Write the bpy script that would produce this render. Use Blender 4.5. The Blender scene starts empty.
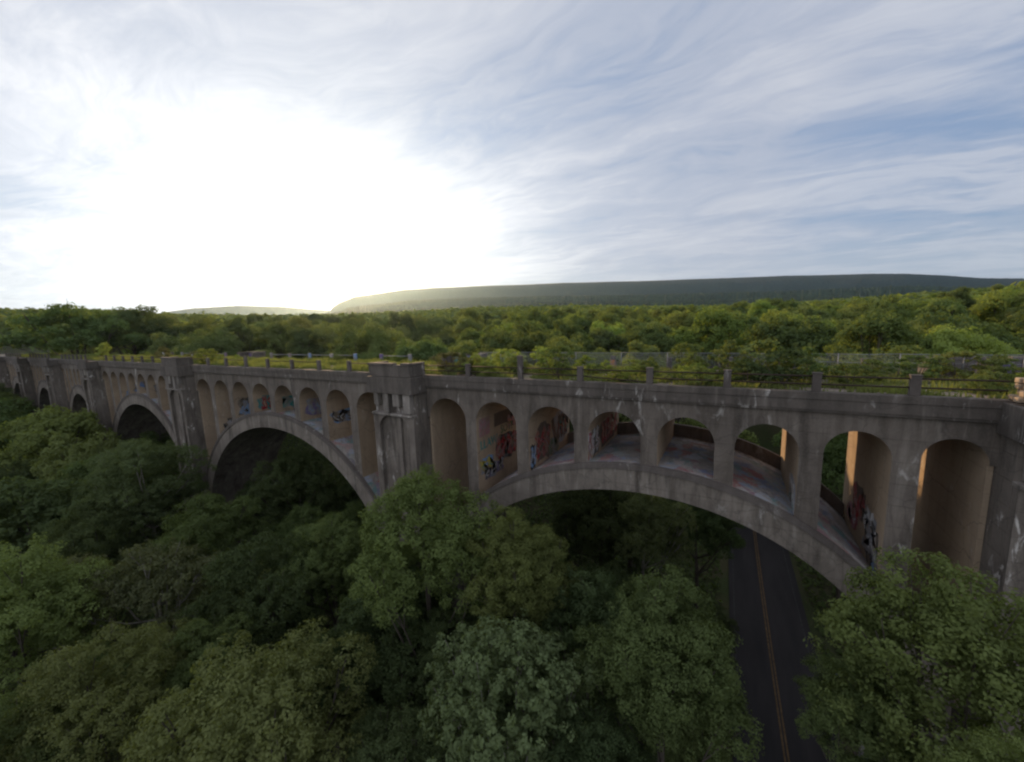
import bpy, math, random
import numpy as np
from mathutils import Vector, Matrix, noise
rad = math.radians
sc = bpy.context.scene
COL = sc.collection

# ------------------------------------------------------------------ camera
F_PX, YAW, PITCH, ROLL = 390.0, 0.5198, 0.1392, -0.0323
CAM = Vector((5.304, -27.148, 4.205))
def cam_axes():
    fw = Vector((-math.sin(YAW)*math.cos(PITCH), math.cos(YAW)*math.cos(PITCH), -math.sin(PITCH)))
    r = Vector((math.cos(YAW), math.sin(YAW), 0)); u = r.cross(fw)
    c, s = math.cos(ROLL), math.sin(ROLL)
    return c*r + s*u, -s*r + c*u, fw
RX, UX, FW = cam_axes()
cd = bpy.data.cameras.new('camera'); cam = bpy.data.objects.new('camera', cd); COL.objects.link(cam)
cd.sensor_width = 36; cd.lens = 36*F_PX/1024; cd.clip_start = 0.1; cd.clip_end = 40000
M = Matrix((RX, UX, -FW)).transposed().to_4x4(); M.translation = CAM
cam.matrix_world = M
sc.camera = cam
def pix(p):
    d = Vector(p) - CAM; z = d.dot(FW)
    if z < 0.5: return (-9999, -9999, z)
    return (512 + F_PX*d.dot(RX)/z, 381 - F_PX*d.dot(UX)/z, z)

# ------------------------------------------------------------------ render settings
sc.render.engine = 'CYCLES'
sc.cycles.max_bounces = 6; sc.cycles.diffuse_bounces = 3; sc.cycles.glossy_bounces = 2
sc.cycles.transmission_bounces = 3; sc.cycles.transparent_max_bounces = 4; sc.cycles.volume_bounces = 0
sc.cycles.use_denoising = True
try: sc.cycles.denoiser = 'OPENIMAGEDENOISE'
except Exception: pass
sc.cycles.filter_width = 2.3
sc.cycles.caustics_reflective = False; sc.cycles.caustics_refractive = False
sc.view_settings.view_transform = 'Standard'; sc.view_settings.look = 'None'
sc.view_settings.exposure = 0.0; sc.view_settings.gamma = 1.0

# ------------------------------------------------------------------ sky and sun
SUN_AZ, SUN_EL = rad(-51.5), rad(12)      # azimuth measured from +y towards +x
SD = Vector((math.sin(SUN_AZ)*math.cos(SUN_EL), math.cos(SUN_AZ)*math.cos(SUN_EL), math.sin(SUN_EL)))
ld = bpy.data.lights.new('sun', 'SUN'); ld.energy = 5.0; ld.angle = rad(1.0); ld.color = (1.0, 0.64, 0.33)
lo = bpy.data.objects.new('sun', ld); COL.objects.link(lo)
lo.rotation_euler = SD.to_track_quat('Z', 'Y').to_euler(); lo.location = (0, 0, 80)

def NT(nt):
    def n(t, **kw):
        nd = nt.nodes.new(t)
        for k, v in kw.items(): setattr(nd, k, v)
        return nd
    return n
w = bpy.data.worlds.new('World'); sc.world = w; w.use_nodes = True
nt = w.node_tree; nt.nodes.clear(); n = NT(nt); L = nt.links.new
def mth(op, a, b=None, c=None, clamp=False):
    m = nt.nodes.new('ShaderNodeMath'); m.operation = op; m.use_clamp = clamp
    for i, v in enumerate((a, b, c)):
        if v is None: continue
        if isinstance(v, (int, float)): m.inputs[i].default_value = v
        else: L(v, m.inputs[i])
    return m.outputs[0]
def vmth(op, a, b=None):
    m = nt.nodes.new('ShaderNodeVectorMath'); m.operation = op
    for i, v in enumerate((a, b)):
        if v is None: continue
        if isinstance(v, (tuple, list, Vector)): m.inputs[i].default_value = v
        else: L(v, m.inputs[i])
    return m
def ramp(fac, stops, nt_=None):
    r = nt.nodes.new('ShaderNodeValToRGB'); e = r.color_ramp.elements
    while len(e) < len(stops): e.new(0.5)
    for i, (p, c) in enumerate(stops):
        e[i].position = p; e[i].color = (c[0], c[1], c[2], 1) if isinstance(c, (tuple, list)) else (c, c, c, 1)
    L(fac, r.inputs[0]); return r.outputs[0]
def mixc(f, a, b, mode='MIX'):
    m = nt.nodes.new('ShaderNodeMix'); m.data_type = 'RGBA'; m.blend_type = mode
    for i, v in ((0, f), (6, a), (7, b)):
        if isinstance(v, (int, float)): m.inputs[i].default_value = v
        elif isinstance(v, (tuple, list)): m.inputs[i].default_value = (v[0], v[1], v[2], 1)
        else: L(v, m.inputs[i])
    return m.outputs[2]
sky = n('ShaderNodeTexSky'); sky.sky_type = 'NISHITA'; sky.sun_disc = False
sky.sun_elevation = SUN_EL; sky.sun_rotation = SUN_AZ; sky.air_density = 1.0; sky.dust_density = 0.6; sky.ozone_density = 1.5
tc = n('ShaderNodeTexCoord')
dirn = vmth('NORMALIZE', tc.outputs['Generated']).outputs[0]
sep = n('ShaderNodeSeparateXYZ'); L(dirn, sep.inputs[0])
zc = mth('ADD', mth('MAXIMUM', sep.outputs[2], 0.0), 0.10)
px_, py_ = mth('DIVIDE', sep.outputs[0], zc), mth('DIVIDE', sep.outputs[1], zc)
comb = n('ShaderNodeCombineXYZ'); L(px_, comb.inputs[0]); L(py_, comb.inputs[1])
wn = n('ShaderNodeTexNoise'); wn.inputs['Scale'].default_value = 0.8; wn.inputs['Detail'].default_value = 4; L(comb.outputs[0], wn.inputs['Vector'])
ws = vmth('SCALE', vmth('SUBTRACT', wn.outputs[1], (0.5, 0.5, 0.5)).outputs[0]); ws.inputs['Scale'].default_value = 0.75
warped = vmth('ADD', comb.outputs[0], ws.outputs[0]).outputs[0]
def cloudnoise(rot, scl, scale, det, dist, loc=(0, 0, 0), rough=0.6):
    mp = n('ShaderNodeMapping'); L(warped, mp.inputs[0])
    mp.inputs['Rotation'].default_value = (0, 0, rot); mp.inputs['Scale'].default_value = scl; mp.inputs['Location'].default_value = loc
    t = n('ShaderNodeTexNoise'); t.inputs['Scale'].default_value = scale; t.inputs['Detail'].default_value = det
    t.inputs['Roughness'].default_value = rough; t.inputs['Distortion'].default_value = dist
    L(mp.outputs[0], t.inputs['Vector']); return t.outputs[0]
streak = cloudnoise(rad(-62), (0.6, 1.4, 1), 0.9, 12, 0.9, (3.1, 1.7, 0), 0.58)
broad = cloudnoise(rad(-40), (0.5, 0.9, 1), 0.6, 5, 0.6, (7.3, -2.2, 0))
fine = cloudnoise(rad(-66), (0.7, 2.2, 1), 2.6, 12, 1.0, (1.3, 5.2, 0), 0.68)
puff = cloudnoise(0, (1, 1, 1), 2.1, 6, 0.3, (11.0, 3.0, 0), 0.55)
mixn = mth('ADD', mth('ADD', mth('MULTIPLY', streak, 0.42), mth('MULTIPLY', broad, 0.32)), mth('MULTIPLY', fine, 0.26))
cover = ramp(mixn, [(0.36, 0.30), (0.45, 0.80), (0.54, 0.97)])
bright = ramp(mixn, [(0.38, (0.445, 0.485, 0.58)), (0.49, (0.505, 0.54, 0.635)), (0.60, (0.62, 0.645, 0.715))])
# veil brightens and turns neutral around the sun, where thin cloud scatters its light forward
flatd = vmth('NORMALIZE', vmth('MULTIPLY', dirn, (1, 1, 1.8)).outputs[0]).outputs[0]
sdv = vmth('DOT_PRODUCT', flatd, tuple(Vector((math.sin(SUN_AZ-rad(5))*math.cos(rad(11)), math.cos(SUN_AZ-rad(5))*math.cos(rad(11)), 1.8*math.sin(rad(10)))).normalized())).outputs['Value']
sdp = mth('MAXIMUM', sdv, 0.0)
glow = mth('ADD', mth('MULTIPLY', mth('POWER', sdp, 9.0), 0.84), mth('MULTIPLY', mth('POWER', sdp, 60.0), 0.6))
glowm = mth('MULTIPLY', glow, mth('MAXIMUM', 0.3, mth('ADD', -0.75, mth('MULTIPLY', mixn, 3.5))))
gc = n('ShaderNodeCombineXYZ')
L(glowm, gc.inputs[0]); L(mth('MULTIPLY', glowm, 0.97), gc.inputs[1]); L(mth('MULTIPLY', glowm, 0.90), gc.inputs[2])
cloudcol = mixc(1.0, bright, gc.outputs[0], 'ADD')
skyc = vmth('SCALE', sky.outputs[0]); skyc.inputs['Scale'].default_value = 0.10
blue = mixc(0.5, skyc.outputs[0], (0.27, 0.41, 0.72))
blueg = mixc(1.0, blue, gc.outputs[0], 'ADD')
gap = vmth('DOT_PRODUCT', dirn, tuple(Vector((math.sin(rad(21))*math.cos(rad(11.5)), math.cos(rad(21))*math.cos(rad(11.5)), math.sin(rad(11.5)))))).outputs['Value']
gapm = mth('MULTIPLY', ramp(gap, [(0.94, 0.0), (0.99, 1.0)]), ramp(mixn, [(0.42, 1.0), (0.54, 0.25)]))
cover = mth('MULTIPLY', cover, mth('SUBTRACT', 1.0, mth('MULTIPLY', gapm, 0.65)))
col = mixc(cover, blueg, cloudcol)
# small darker puffs low over the horizon
pf = ramp(puff, [(0.60, 0.0), (0.68, 1.0)])
low = ramp(sep.outputs[2], [(0.03, 1.0), (0.22, 0.0)])
col = mixc(mth('MULTIPLY', mth('MULTIPLY', pf, low), 0.35), col, (0.42, 0.45, 0.55))
hz = ramp(sep.outputs[2], [(0.0, 1.0), (0.16, 0.0)])
col = mixc(mth('MULTIPLY', hz, 0.45), col, mixc(1.0, (0.58, 0.64, 0.70), gc.outputs[0], 'ADD'))
# unseen sky behind camera and overhead: extra brightness added to fill the shaded sides
rear_fill = ramp(mth('MULTIPLY', sep.outputs[1], -1.0), [(0.05, 0.0), (0.6, 1.0)])
zen = ramp(sep.outputs[2], [(0.74, 0.0), (0.95, 1.0)])
lift = mth('ADD', 1.0, mth('MULTIPLY', mth('MAXIMUM', rear_fill, zen), 0.75))
lv = vmth('SCALE', col); L(lift, lv.inputs['Scale']); col = lv.outputs[0]
col = mixc(mth('MULTIPLY', mth('MAXIMUM', rear_fill, zen), 0.5), col, mixc(1.0, col, (1.12, 1.0, 0.86), 'MULTIPLY'))
bg = n('ShaderNodeBackground'); L(col, bg.inputs[0]); bg.inputs[1].default_value = 1.0
out = n('ShaderNodeOutputWorld'); L(bg.outputs[0], out.inputs[0])

# ------------------------------------------------------------------ helpers
rng = random.Random(7); nr = np.random.default_rng(7)
MATS = {}
def newmat(name):
    global nt, n, L
    m = bpy.data.materials.new(name); m.use_nodes = True
    nt = m.node_tree; nt.nodes.clear(); n = NT(nt); L = nt.links.new
    MATS[name] = m
    return m
def finish(shader, disp=None):
    o = n('ShaderNodeOutputMaterial'); L(shader, o.inputs[0])
def ntex(scale, det=5, rough=0.55, dist=0.0, vec=None, mscale=None, which=0):
    t = n('ShaderNodeTexNoise'); t.inputs['Scale'].default_value = scale; t.inputs['Detail'].default_value = det
    t.inputs['Roughness'].default_value = rough; t.inputs['Distortion'].default_value = dist
    if vec is None: vec = n('ShaderNodeTexCoord').outputs['Object']
    if mscale:
        mp = n('ShaderNodeMapping'); mp.inputs['Scale'].default_value = mscale; L(vec, mp.inputs[0]); vec = mp.outputs[0]
    L(vec, t.inputs['Vector']); return t.outputs[which]
def bsdf(col, rough=0.9, bump=None, bstr=0.4, bdist=0.05, spec=0.2, metal=0.0):
    b = n('ShaderNodeBsdfPrincipled'); b.inputs['Roughness'].default_value = rough
    b.inputs['Specular IOR Level'].default_value = spec; b.inputs['Metallic'].default_value = metal
    if isinstance(col, (tuple, list)): b.inputs['Base Color'].default_value = (*col[:3], 1)
    else: L(col, b.inputs['Base Color'])
    if bump is not None:
        bp = n('ShaderNodeBump'); bp.inputs['Strength'].default_value = bstr; bp.inputs['Distance'].default_value = bdist
        L(bump, bp.inputs['Height']); L(bp.outputs[0], b.inputs['Normal'])
    return b.outputs[0]

def concrete(name, base, dark, white=0.5, streaks=0.5, paint=None, boards=True):
    m = newmat(name)
    g = n('ShaderNodeNewGeometry').outputs['Position']
    a = ntex(0.35, 8, 0.62, 0.4, g)
    b = ntex(1.0, 8, 0.65, 0.5, g, (0.9, 0.9, 0.14))
    c = ntex(9.0, 5, 0.6, 0.0, g)
    col = mixc(ramp(a, [(0.35, 0.0), (0.68, 1.0)]), base, dark)
    col = mixc(mth('MULTIPLY', ramp(b, [(0.50, 0.0), (0.66, 1.0)]), streaks), col, (dark[0]*0.42, dark[1]*0.42, dark[2]*0.42))
    b2 = ntex(1.0, 7, 0.65, 0.7, g, (1.5, 1.5, 0.17))
    col = mixc(mth('MULTIPLY', ramp(b2, [(0.52, 0.0), (0.64, 1.0)]), streaks*0.60), col, (dark[0]*0.55, dark[1]*0.53, dark[2]*0.5))
    col = mixc(mth('MULTIPLY', ramp(b2, [(0.34, 1.0), (0.44, 0.0)]), streaks*0.30), col, (0.36, 0.33, 0.29))
    col = mixc(mth('MULTIPLY', ramp(c, [(0.3, 1.0), (0.7, 0.0)]), 0.25), col, (base[0]*1.25, base[1]*1.22, base[2]*1.18))
    # efflorescence and spalls: small pale runs
    e1 = ntex(1.7, 8, 0.65, 0.8, g, (1, 1, 0.35)); e2 = ntex(0.23, 3, 0.5, 0, g)
    em = mth('MULTIPLY', ramp(e1, [(0.57, 0.0), (0.66, 1.0)]), ramp(e2, [(0.50, 0.0), (0.60, 1.0)]))
    col = mixc(mth('MULTIPLY', em, white), col, (0.50, 0.48, 0.45))
    # dark cracks
    v = n('ShaderNodeTexVoronoi'); v.feature = 'DISTANCE_TO_EDGE'; v.inputs['Scale'].default_value = 0.33
    ds = vmth('ADD', g, vmth('SCALE', ntex(0.8, 5, 0.6, 0, g, which=1)).outputs[0]); L(ds.outputs[0], v.inputs['Vector'])
    col = mixc(mth('MULTIPLY', ramp(v.outputs[0], [(0.0, 1.0), (0.012, 0.0)]), 0.45), col, (0.05, 0.045, 0.04))
    hgt = mth('ADD', mth('MULTIPLY', c, 0.3), a)
    if boards:   # form board courses every 0.6 m
        s = n('ShaderNodeSeparateXYZ'); L(g, s.inputs[0])
        fz = mth('FRACT', mth('MULTIPLY', s.outputs[2], 0.82))
        ln = ramp(fz, [(0.0, 1.0), (0.03, 0.0)])
        col = mixc(mth('MULTIPLY', ln, 0.30), col, (0.07, 0.06, 0.055))
        hgt = mth('SUBTRACT', hgt, mth('MULTIPLY', ln, 0.5))
    if paint:
        q = ntex(0.5, 4, 0.5, 0.6, g); pcn = ntex(1.6, 6, 0.6, 2.5, g, which=1)
        vv = n('ShaderNodeTexVoronoi'); vv.inputs['Scale'].default_value = 0.9; L(vmth('ADD', g, vmth('SCALE', pcn).outputs[0]).outputs[0], vv.inputs['Vector'])
        vs_ = n('ShaderNodeSeparateColor'); L(vv.outputs['Color'], vs_.inputs[0])
        pc = ramp(vs_.outputs[0], [(0.0, (0.32, 0.34, 0.38)), (0.35, (0.11, 0.17, 0.28)), (0.55, (0.26, 0.08, 0.07)), (0.7, (0.36, 0.36, 0.36)), (0.85, (0.08, 0.20, 0.20)), (1.0, (0.16, 0.12, 0.15))])
        mk = mth('MULTIPLY', ramp(q, [(0.40, 0.0), (0.50, 1.0)]), ramp(ntex(2.5, 6, 0.6, 1.0, g), [(0.42, 0.0), (0.50, 1.0)]))
        col = mixc(mth('MULTIPLY', mk, paint), col, pc)
    finish(bsdf(col, 0.93, hgt, 0.5, 0.06)); return m
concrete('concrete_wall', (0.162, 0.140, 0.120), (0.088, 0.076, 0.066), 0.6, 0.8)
concrete('concrete_inner_bounce', (0.35, 0.275, 0.195), (0.26, 0.20, 0.145), 0.3, 0.28)  # bay interiors: warm bounced sunlight painted in as a lighter brown
concrete('concrete_ring', (0.195, 0.171, 0.147), (0.118, 0.103, 0.088), 0.4, 1.0)
concrete('concrete_deck', (0.125, 0.109, 0.096), (0.074, 0.065, 0.058), 0.8, 0.6, boards=False)
concrete('concrete_pier', (0.180, 0.157, 0.136), (0.105, 0.091, 0.079), 1.0, 0.9)
concrete('concrete_stained', (0.25, 0.225, 0.20), (0.11, 0.10, 0.09), 1.6, 1.0, boards=False)
concrete('concrete_dark', (0.12, 0.105, 0.095), (0.07, 0.06, 0.055), 0.4, 0.3, boards=False)
concrete('concrete_painted', (0.30, 0.28, 0.26), (0.17, 0.155, 0.145), 0.6, 0.4, paint=0.8, boards=False)
concrete('rust_wall', (0.125, 0.100, 0.083), (0.085, 0.066, 0.055), 0.2, 0.6, boards=False)
def flat(name, c, rough=0.8, metal=0.0, var=0.25):
    m = newmat(name)
    g = n('ShaderNodeNewGeometry').outputs['Position']
    t = ntex(3.0, 5, 0.6, 0, g)
    col = mixc(ramp(t, [(0.35, 0.0), (0.65, 1.0)]), c, tuple(x*(1-var) for x in c))
    if name.startswith('paint'):
        wr = ntex(1.4, 8, 0.7, 0.5, g, (1, 1, 0.6)); col = mixc(mth('MULTIPLY', ramp(wr, [(0.45, 0.0), (0.58, 1.0)]), 0.75), col, (0.22, 0.175, 0.13))
        wr2 = ntex(0.7, 5, 0.6, 3.0, g); col = mixc(mth('MULTIPLY', ramp(wr2, [(0.52, 0.0), (0.55, 1.0)]), 0.35), col, (0.20, 0.22, 0.25))
    finish(bsdf(col, rough, metal=metal)); return m
for nm, c in dict(paint_red=(0.30, 0.025, 0.03), paint_black=(0.02, 0.02, 0.022), paint_white=(0.55, 0.56, 0.58), paint_teal=(0.03, 0.22, 0.21),
                  paint_blue=(0.08, 0.20, 0.46), paint_yellow=(0.42, 0.36, 0.05), paint_pink=(0.36, 0.17, 0.20), paint_purple=(0.13, 0.10, 0.26),
                  paint_orange=(0.50, 0.17, 0.04), paint_green=(0.03, 0.13, 0.05), paint_sky=(0.16, 0.30, 0.52), paint_cream=(0.48, 0.44, 0.30), paint_grey=(0.24,0.25,0.28)).items():
    flat(nm, c)
flat('rusty_pipe', (0.05, 0.035, 0.028), 0.7, 0.3)
flat('galvanized', (0.27, 0.28, 0.29), 0.6, 0.3)
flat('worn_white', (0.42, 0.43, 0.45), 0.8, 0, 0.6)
flat('bark', (0.10, 0.085, 0.07), 0.95)
flat('bark_pale', (0.26, 0.24, 0.21), 0.95)

def leafmat(name, c, c2, trans=0.42):
    m = newmat(name)
    oi = n('ShaderNodeObjectInfo')
    g = n('ShaderNodeNewGeometry').outputs['Position']
    t = ntex(0.55, 3, 0.5, 0, g)
    at = n('ShaderNodeAttribute'); at.attribute_name = 'tone'
    f = mth('ADD', mth('MULTIPLY', t, 0.8), mth('MULTIPLY', at.outputs['Fac'], 0.5))
    col = mixc(ramp(f, [(0.35, 0.0), (0.9, 1.0)]), c2, c)
    hs = n('ShaderNodeHueSaturation'); L(col, hs.inputs['Color'])
    L(mth('ADD', 0.485, mth('MULTIPLY', oi.outputs['Random'], 0.03)), hs.inputs['Hue'])
    L(mth('ADD', 0.80, mth('MULTIPLY', mth('FRACT', mth('MULTIPLY', oi.outputs['Random'], 7.13)), 0.4)), hs.inputs['Value'])
    d = n('ShaderNodeBsdfDiffuse'); L(hs.outputs[0], d.inputs[0])
    tr = n('ShaderNodeBsdfTranslucent')
    L(mixc(1.0, hs.outputs[0], (1.5, 1.45, 0.6), 'MULTIPLY'), tr.inputs[0])
    mx = n('ShaderNodeMixShader'); mx.inputs[0].default_value = trans
    L(d.outputs[0], mx.inputs[1]); L(tr.outputs[0], mx.inputs[2])
    finish(mx.outputs[0]); return m
leafmat('leaf_bright', (0.158, 0.198, 0.072), (0.105, 0.135, 0.050))
leafmat('leaf_mid', (0.118, 0.162, 0.064), (0.082, 0.114, 0.047))
leafmat('leaf_dark', (0.088, 0.118, 0.054), (0.060, 0.083, 0.039))
leafmat('leaf_olive', (0.160, 0.192, 0.078), (0.112, 0.138, 0.056))
leafmat('leaf_grey', (0.150, 0.184, 0.090), (0.102, 0.128, 0.060))
leafmat('leaf_yellow', (0.210, 0.268, 0.082), (0.155, 0.205, 0.062), 0.45)
leafmat('leaf_brown', (0.145, 0.155, 0.082), (0.100, 0.112, 0.060))
leafmat('leaf_grass', (0.170, 0.205, 0.075), (0.130, 0.145, 0.060), 0.4)

class MB:
    def __init__(s): s.v = []; s.f = []; s.m = []
    def poly(s, pts, mi=0):
        i = len(s.v); s.v += [tuple(p) for p in pts]; s.f.append(tuple(range(i, i+len(pts)))); s.m.append(mi)
    def box(s, x0, x1, y0, y1, z0, z1, mi=0, tx=None):
        i = len(s.v)
        s.v += [(x0,y0,z0),(x1,y0,z0),(x1,y1,z0),(x0,y1,z0),(x0,y0,z1),(x1,y0,z1),(x1,y1,z1),(x0,y1,z1)]
        for q in ((0,3,2,1),(4,5,6,7),(0,1,5,4),(1,2,6,5),(2,3,7,6),(3,0,4,7)):
            s.f.append(tuple(i+k for k in q)); s.m.append(mi)
    def prism(s, prof, y0, y1, mi=0, mtop=None):
        """prof: list of (x,z) closed counter-clockwise seen from -y; extruded y0..y1"""
        k = len(prof); i = len(s.v)
        s.v += [(x, y0, z) for x, z in prof] + [(x, y1, z) for x, z in prof]
        s.f.append(tuple(range(i, i+k))); s.m.append(mi)
        s.f.append(tuple(range(i+2*k-1, i+k-1, -1))); s.m.append(mi)
        for a in range(k):
            b = (a+1) % k
            s.f.append((i+a, i+k+a, i+k+b, i+b)); s.m.append(mi if mtop is None else mtop(a))
    def tube(s, pts, rs, seg=6, mi=0, cap=True):
        rings = []
        for k, p in enumerate(pts):
            p = Vector(p); a = Vector(pts[max(k-1, 0)]); b = Vector(pts[min(k+1, len(pts)-1)])
            t = (b-a).normalized(); u = t.orthogonal().normalized(); v = t.cross(u)
            i = len(s.v)
            for j in range(seg):
                an = 2*math.pi*j/seg; q = p + (u*math.cos(an)+v*math.sin(an))*rs[k]
                s.v.append(tuple(q))
            rings.append(i)
        for a, b in zip(rings, rings[1:]):
            # orthogonal() may flip between rings: match nearest start
            best = min(range(seg), key=lambda o: (Vector(s.v[a])-Vector(s.v[b+o])).length)
            for j in range(seg):
                s.f.append((a+j, a+(j+1) % seg, b+(j+1+best) % seg, b+(j+best) % seg)); s.m.append(mi)
        if cap:
            s.f.append(tuple(reversed(range(rings[0], rings[0]+seg)))); s.m.append(mi)
            s.f.append(tuple(range(rings[-1], rings[-1]+seg))); s.m.append(mi)
    def build(s, name, mats, parent=None, smooth=False, bevel=0.0):
        me = bpy.data.meshes.new(name); me.from_pydata(s.v, [], s.f)
        if isinstance(mats, str): mats = [mats]
        for m in mats: me.materials.append(MATS[m])
        if any(s.m): me.polygons.foreach_set('material_index', s.m)
        if smooth: me.polygons.foreach_set('use_smooth', [True]*len(s.f))
        me.update()
        o = bpy.data.objects.new(name, me); COL.objects.link(o)
        if parent is not None: o.parent = parent
        if bevel:
            b = o.modifiers.new('bevel', 'BEVEL'); b.width = bevel; b.segments = 2; b.limit_method = 'ANGLE'
        return o
def empty(name, loc=(0, 0, 0), rz=0):
    o = bpy.data.objects.new(name, None); COL.objects.link(o); o.location = loc; o.rotation_euler = (0, 0, rz)
    o.empty_display_size = 0.5
    return o
def tag(o, label=None, cat=None, group=None, kind=None):
    if label: o['label'] = label
    if cat: o['category'] = cat
    if group: o['group'] = group
    if kind: o['kind'] = kind
    return o
def npmesh(name, V, F4, mats, parent=None, tone=None, mi=None):
    """fast mesh of quads; V (n,3), F4 (m,4)"""
    me = bpy.data.meshes.new(name)
    me.vertices.add(len(V)); me.vertices.foreach_set('co', np.asarray(V, np.float32).ravel())
    me.loops.add(F4.size); me.loops.foreach_set('vertex_index', F4.ravel().astype(np.int32))
    me.polygons.add(len(F4)); me.polygons.foreach_set('loop_start', np.arange(0, F4.size, F4.shape[1], dtype=np.int32))
    me.polygons.foreach_set('loop_total', np.full(len(F4), F4.shape[1], np.int32))
    for m in ([mats] if isinstance(mats, str) else mats): me.materials.append(MATS[m])
    if mi is not None: me.polygons.foreach_set('material_index', mi.astype(np.int32))
    me.update(calc_edges=True)
    if tone is not None:
        a = me.attributes.new('tone', 'FLOAT', 'POINT'); a.data.foreach_set('value', np.asarray(tone, np.float32))
    if parent == 'mesh': return me
    o = bpy.data.objects.new(name, me); COL.objects.link(o)
    if parent is not None: o.parent = parent
    return o

# ------------------------------------------------------------------ terrain
def road_x(y): return 10.5 - 0.030*(y-6) + 0.0002*(y-6)**2 - 0.02*np.maximum(np.asarray(y, float)-52, 0)**2
def ss(a, b, x):
    t = np.clip((x-a)/(b-a), 0, 1); return t*t*(3-2*t)
AZ = np.array([-180, -110, -95, -85, -76, -70, -60, -52, -45, -35, -22, -10, 0, 10, 18, 25, 40, 80, 180.])
EL = np.array([2, 2.6, 2.6, 2.7, 2.8, 2.3, 2.1, 2.1, 2.3, 2.6, 2.5, 1.9, 1.5, 1.5, 1.8, 2.0, 2, 2, 2.])    # angle the wood's top reaches
def canopy_z(x, y):
    dx, dy = x-CAM.x, y-CAM.y
    r = np.hypot(dx, dy); az = np.degrees(np.arctan2(dx, dy))
    e = np.interp(az, AZ, EL)
    el = e*ss(60, 420, r) - 9.5*np.exp(-(np.maximum(r, 42)-42)/34.0)
    el = np.where(r > 520, e + (r-520)/3000.0*0.2, el)
    return CAM.z + r*np.tan(np.radians(el))
def ground_z(x, y):
    x = np.asarray(x, float); y = np.asarray(y, float)
    dx, dy = x-CAM.x, y-CAM.y; r = np.hypot(dx, dy)
    base = -32.0 + 6*ss(17, 34, x) + 4*ss(-60, -120, -(-x)) * 0
    base = base + 8*ss(60, 170, -x) + 18*ss(150, 205, -x)
    base = base + 1.2*np.sin(x*0.11)*np.cos(y*0.09)*ss(20, 40, np.abs(x-10))
    far = canopy_z(x, y) - 17.0
    k = ss(16, 95, y)
    k = k * (1 - (1-ss(80, 110, y))*(1-ss(7, 20, np.abs(x-road_x(np.minimum(y, 100))))))
    g = base*(1-k) + np.maximum(far, base)*k
    return g
def gz(x, y): return float(ground_z(x, y))

m = newmat('forest_floor')
g = n('ShaderNodeNewGeometry').outputs['Position']
a = ntex(0.15, 8, 0.6, 0, g); b = ntex(2.5, 6, 0.6, 0, g)
col = mixc(ramp(a, [(0.4, 0.0), (0.6, 1.0)]), (0.035, 0.045, 0.018), (0.06, 0.05, 0.03))
col = mixc(ramp(b, [(0.35, 0.0), (0.7, 0.6)]), col, (0.05, 0.07, 0.025))
finish(bsdf(col, 1.0, b, 0.6, 0.2))
# polar sheet under the camera out to the horizon
rr = np.concatenate([np.linspace(0, 120, 49)[1:], 120*np.power(9500/120, np.linspace(0, 1, 60))[1:]])
th = np.linspace(-math.pi, math.pi, 241)[:-1]
R_, T_ = np.meshgrid(rr, th, indexing='ij')
X_ = CAM.x + R_*np.sin(T_); Y_ = CAM.y + R_*np.cos(T_)
Z_ = ground_z(X_, Y_)
Z_ = np.where(R_ > 1300, np.minimum(Z_, ground_z(CAM.x+1300*np.sin(T_), CAM.y+1300*np.cos(T_))), Z_)
V = np.stack([X_, Y_, Z_], -1).reshape(-1, 3)
nR, nT = R_.shape
Fq = []
for i in range(nR-1):
    j = np.arange(nT); j2 = (j+1) % nT
    Fq.append(np.stack([i*nT+j, (i+1)*nT+j, (i+1)*nT+j2, i*nT+j2], -1))
Fq = np.concatenate(Fq)
V = np.vstack([V, [[CAM.x, CAM.y, gz(CAM.x, CAM.y)]]]); c0 = len(V)-1
j = np.arange(nT); j2 = (j+1) % nT
# centre fan as degenerate-free quads is not needed: close with small triangles in a second mesh polygon set
me = bpy.data.meshes.new('ground')
faces = [tuple(int(q) for q in f) for f in Fq] + [(c0, int(a_), int(b_)) for a_, b_ in zip(j, j2)]
me.from_pydata([tuple(map(float, v)) for v in V], [], faces); me.materials.append(MATS['forest_floor'])
me.polygons.foreach_set('use_smooth', [True]*len(faces)); me.update()
o = bpy.data.objects.new('ground', me); COL.objects.link(o); tag(o, kind='structure')

# ------------------------------------------------------------------ far hills
m = newmat('wooded_hill')
g = n('ShaderNodeNewGeometry').outputs['Position']
a = ntex(0.004, 6, 0.6, 0, g); b = ntex(0.045, 8, 0.7, 0, g)
col = mixc(ramp(a, [(0.35, 0.0), (0.65, 1.0)]), (0.018, 0.032, 0.028), (0.028, 0.044, 0.032))
col = mixc(ramp(b, [(0.44, 0.0), (0.56, 0.9)]), col, (0.010, 0.019, 0.016))
finish(bsdf(col, 1.0, b, 1.0, 14.0))
m = newmat('wooded_slope')
g = n('ShaderNodeNewGeometry').outputs['Position']
a = ntex(0.006, 6, 0.6, 0, g); b = ntex(0.03, 8, 0.75, 0, g)
col = mixc(ramp(a, [(0.35, 0.0), (0.65, 1.0)]), (0.022, 0.044, 0.024), (0.042, 0.070, 0.030))
col = mixc(ramp(b, [(0.42, 0.0), (0.58, 0.9)]), col, (0.008, 0.017, 0.012))
finish(bsdf(col, 1.0, b, 1.0, 12.0))
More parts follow.
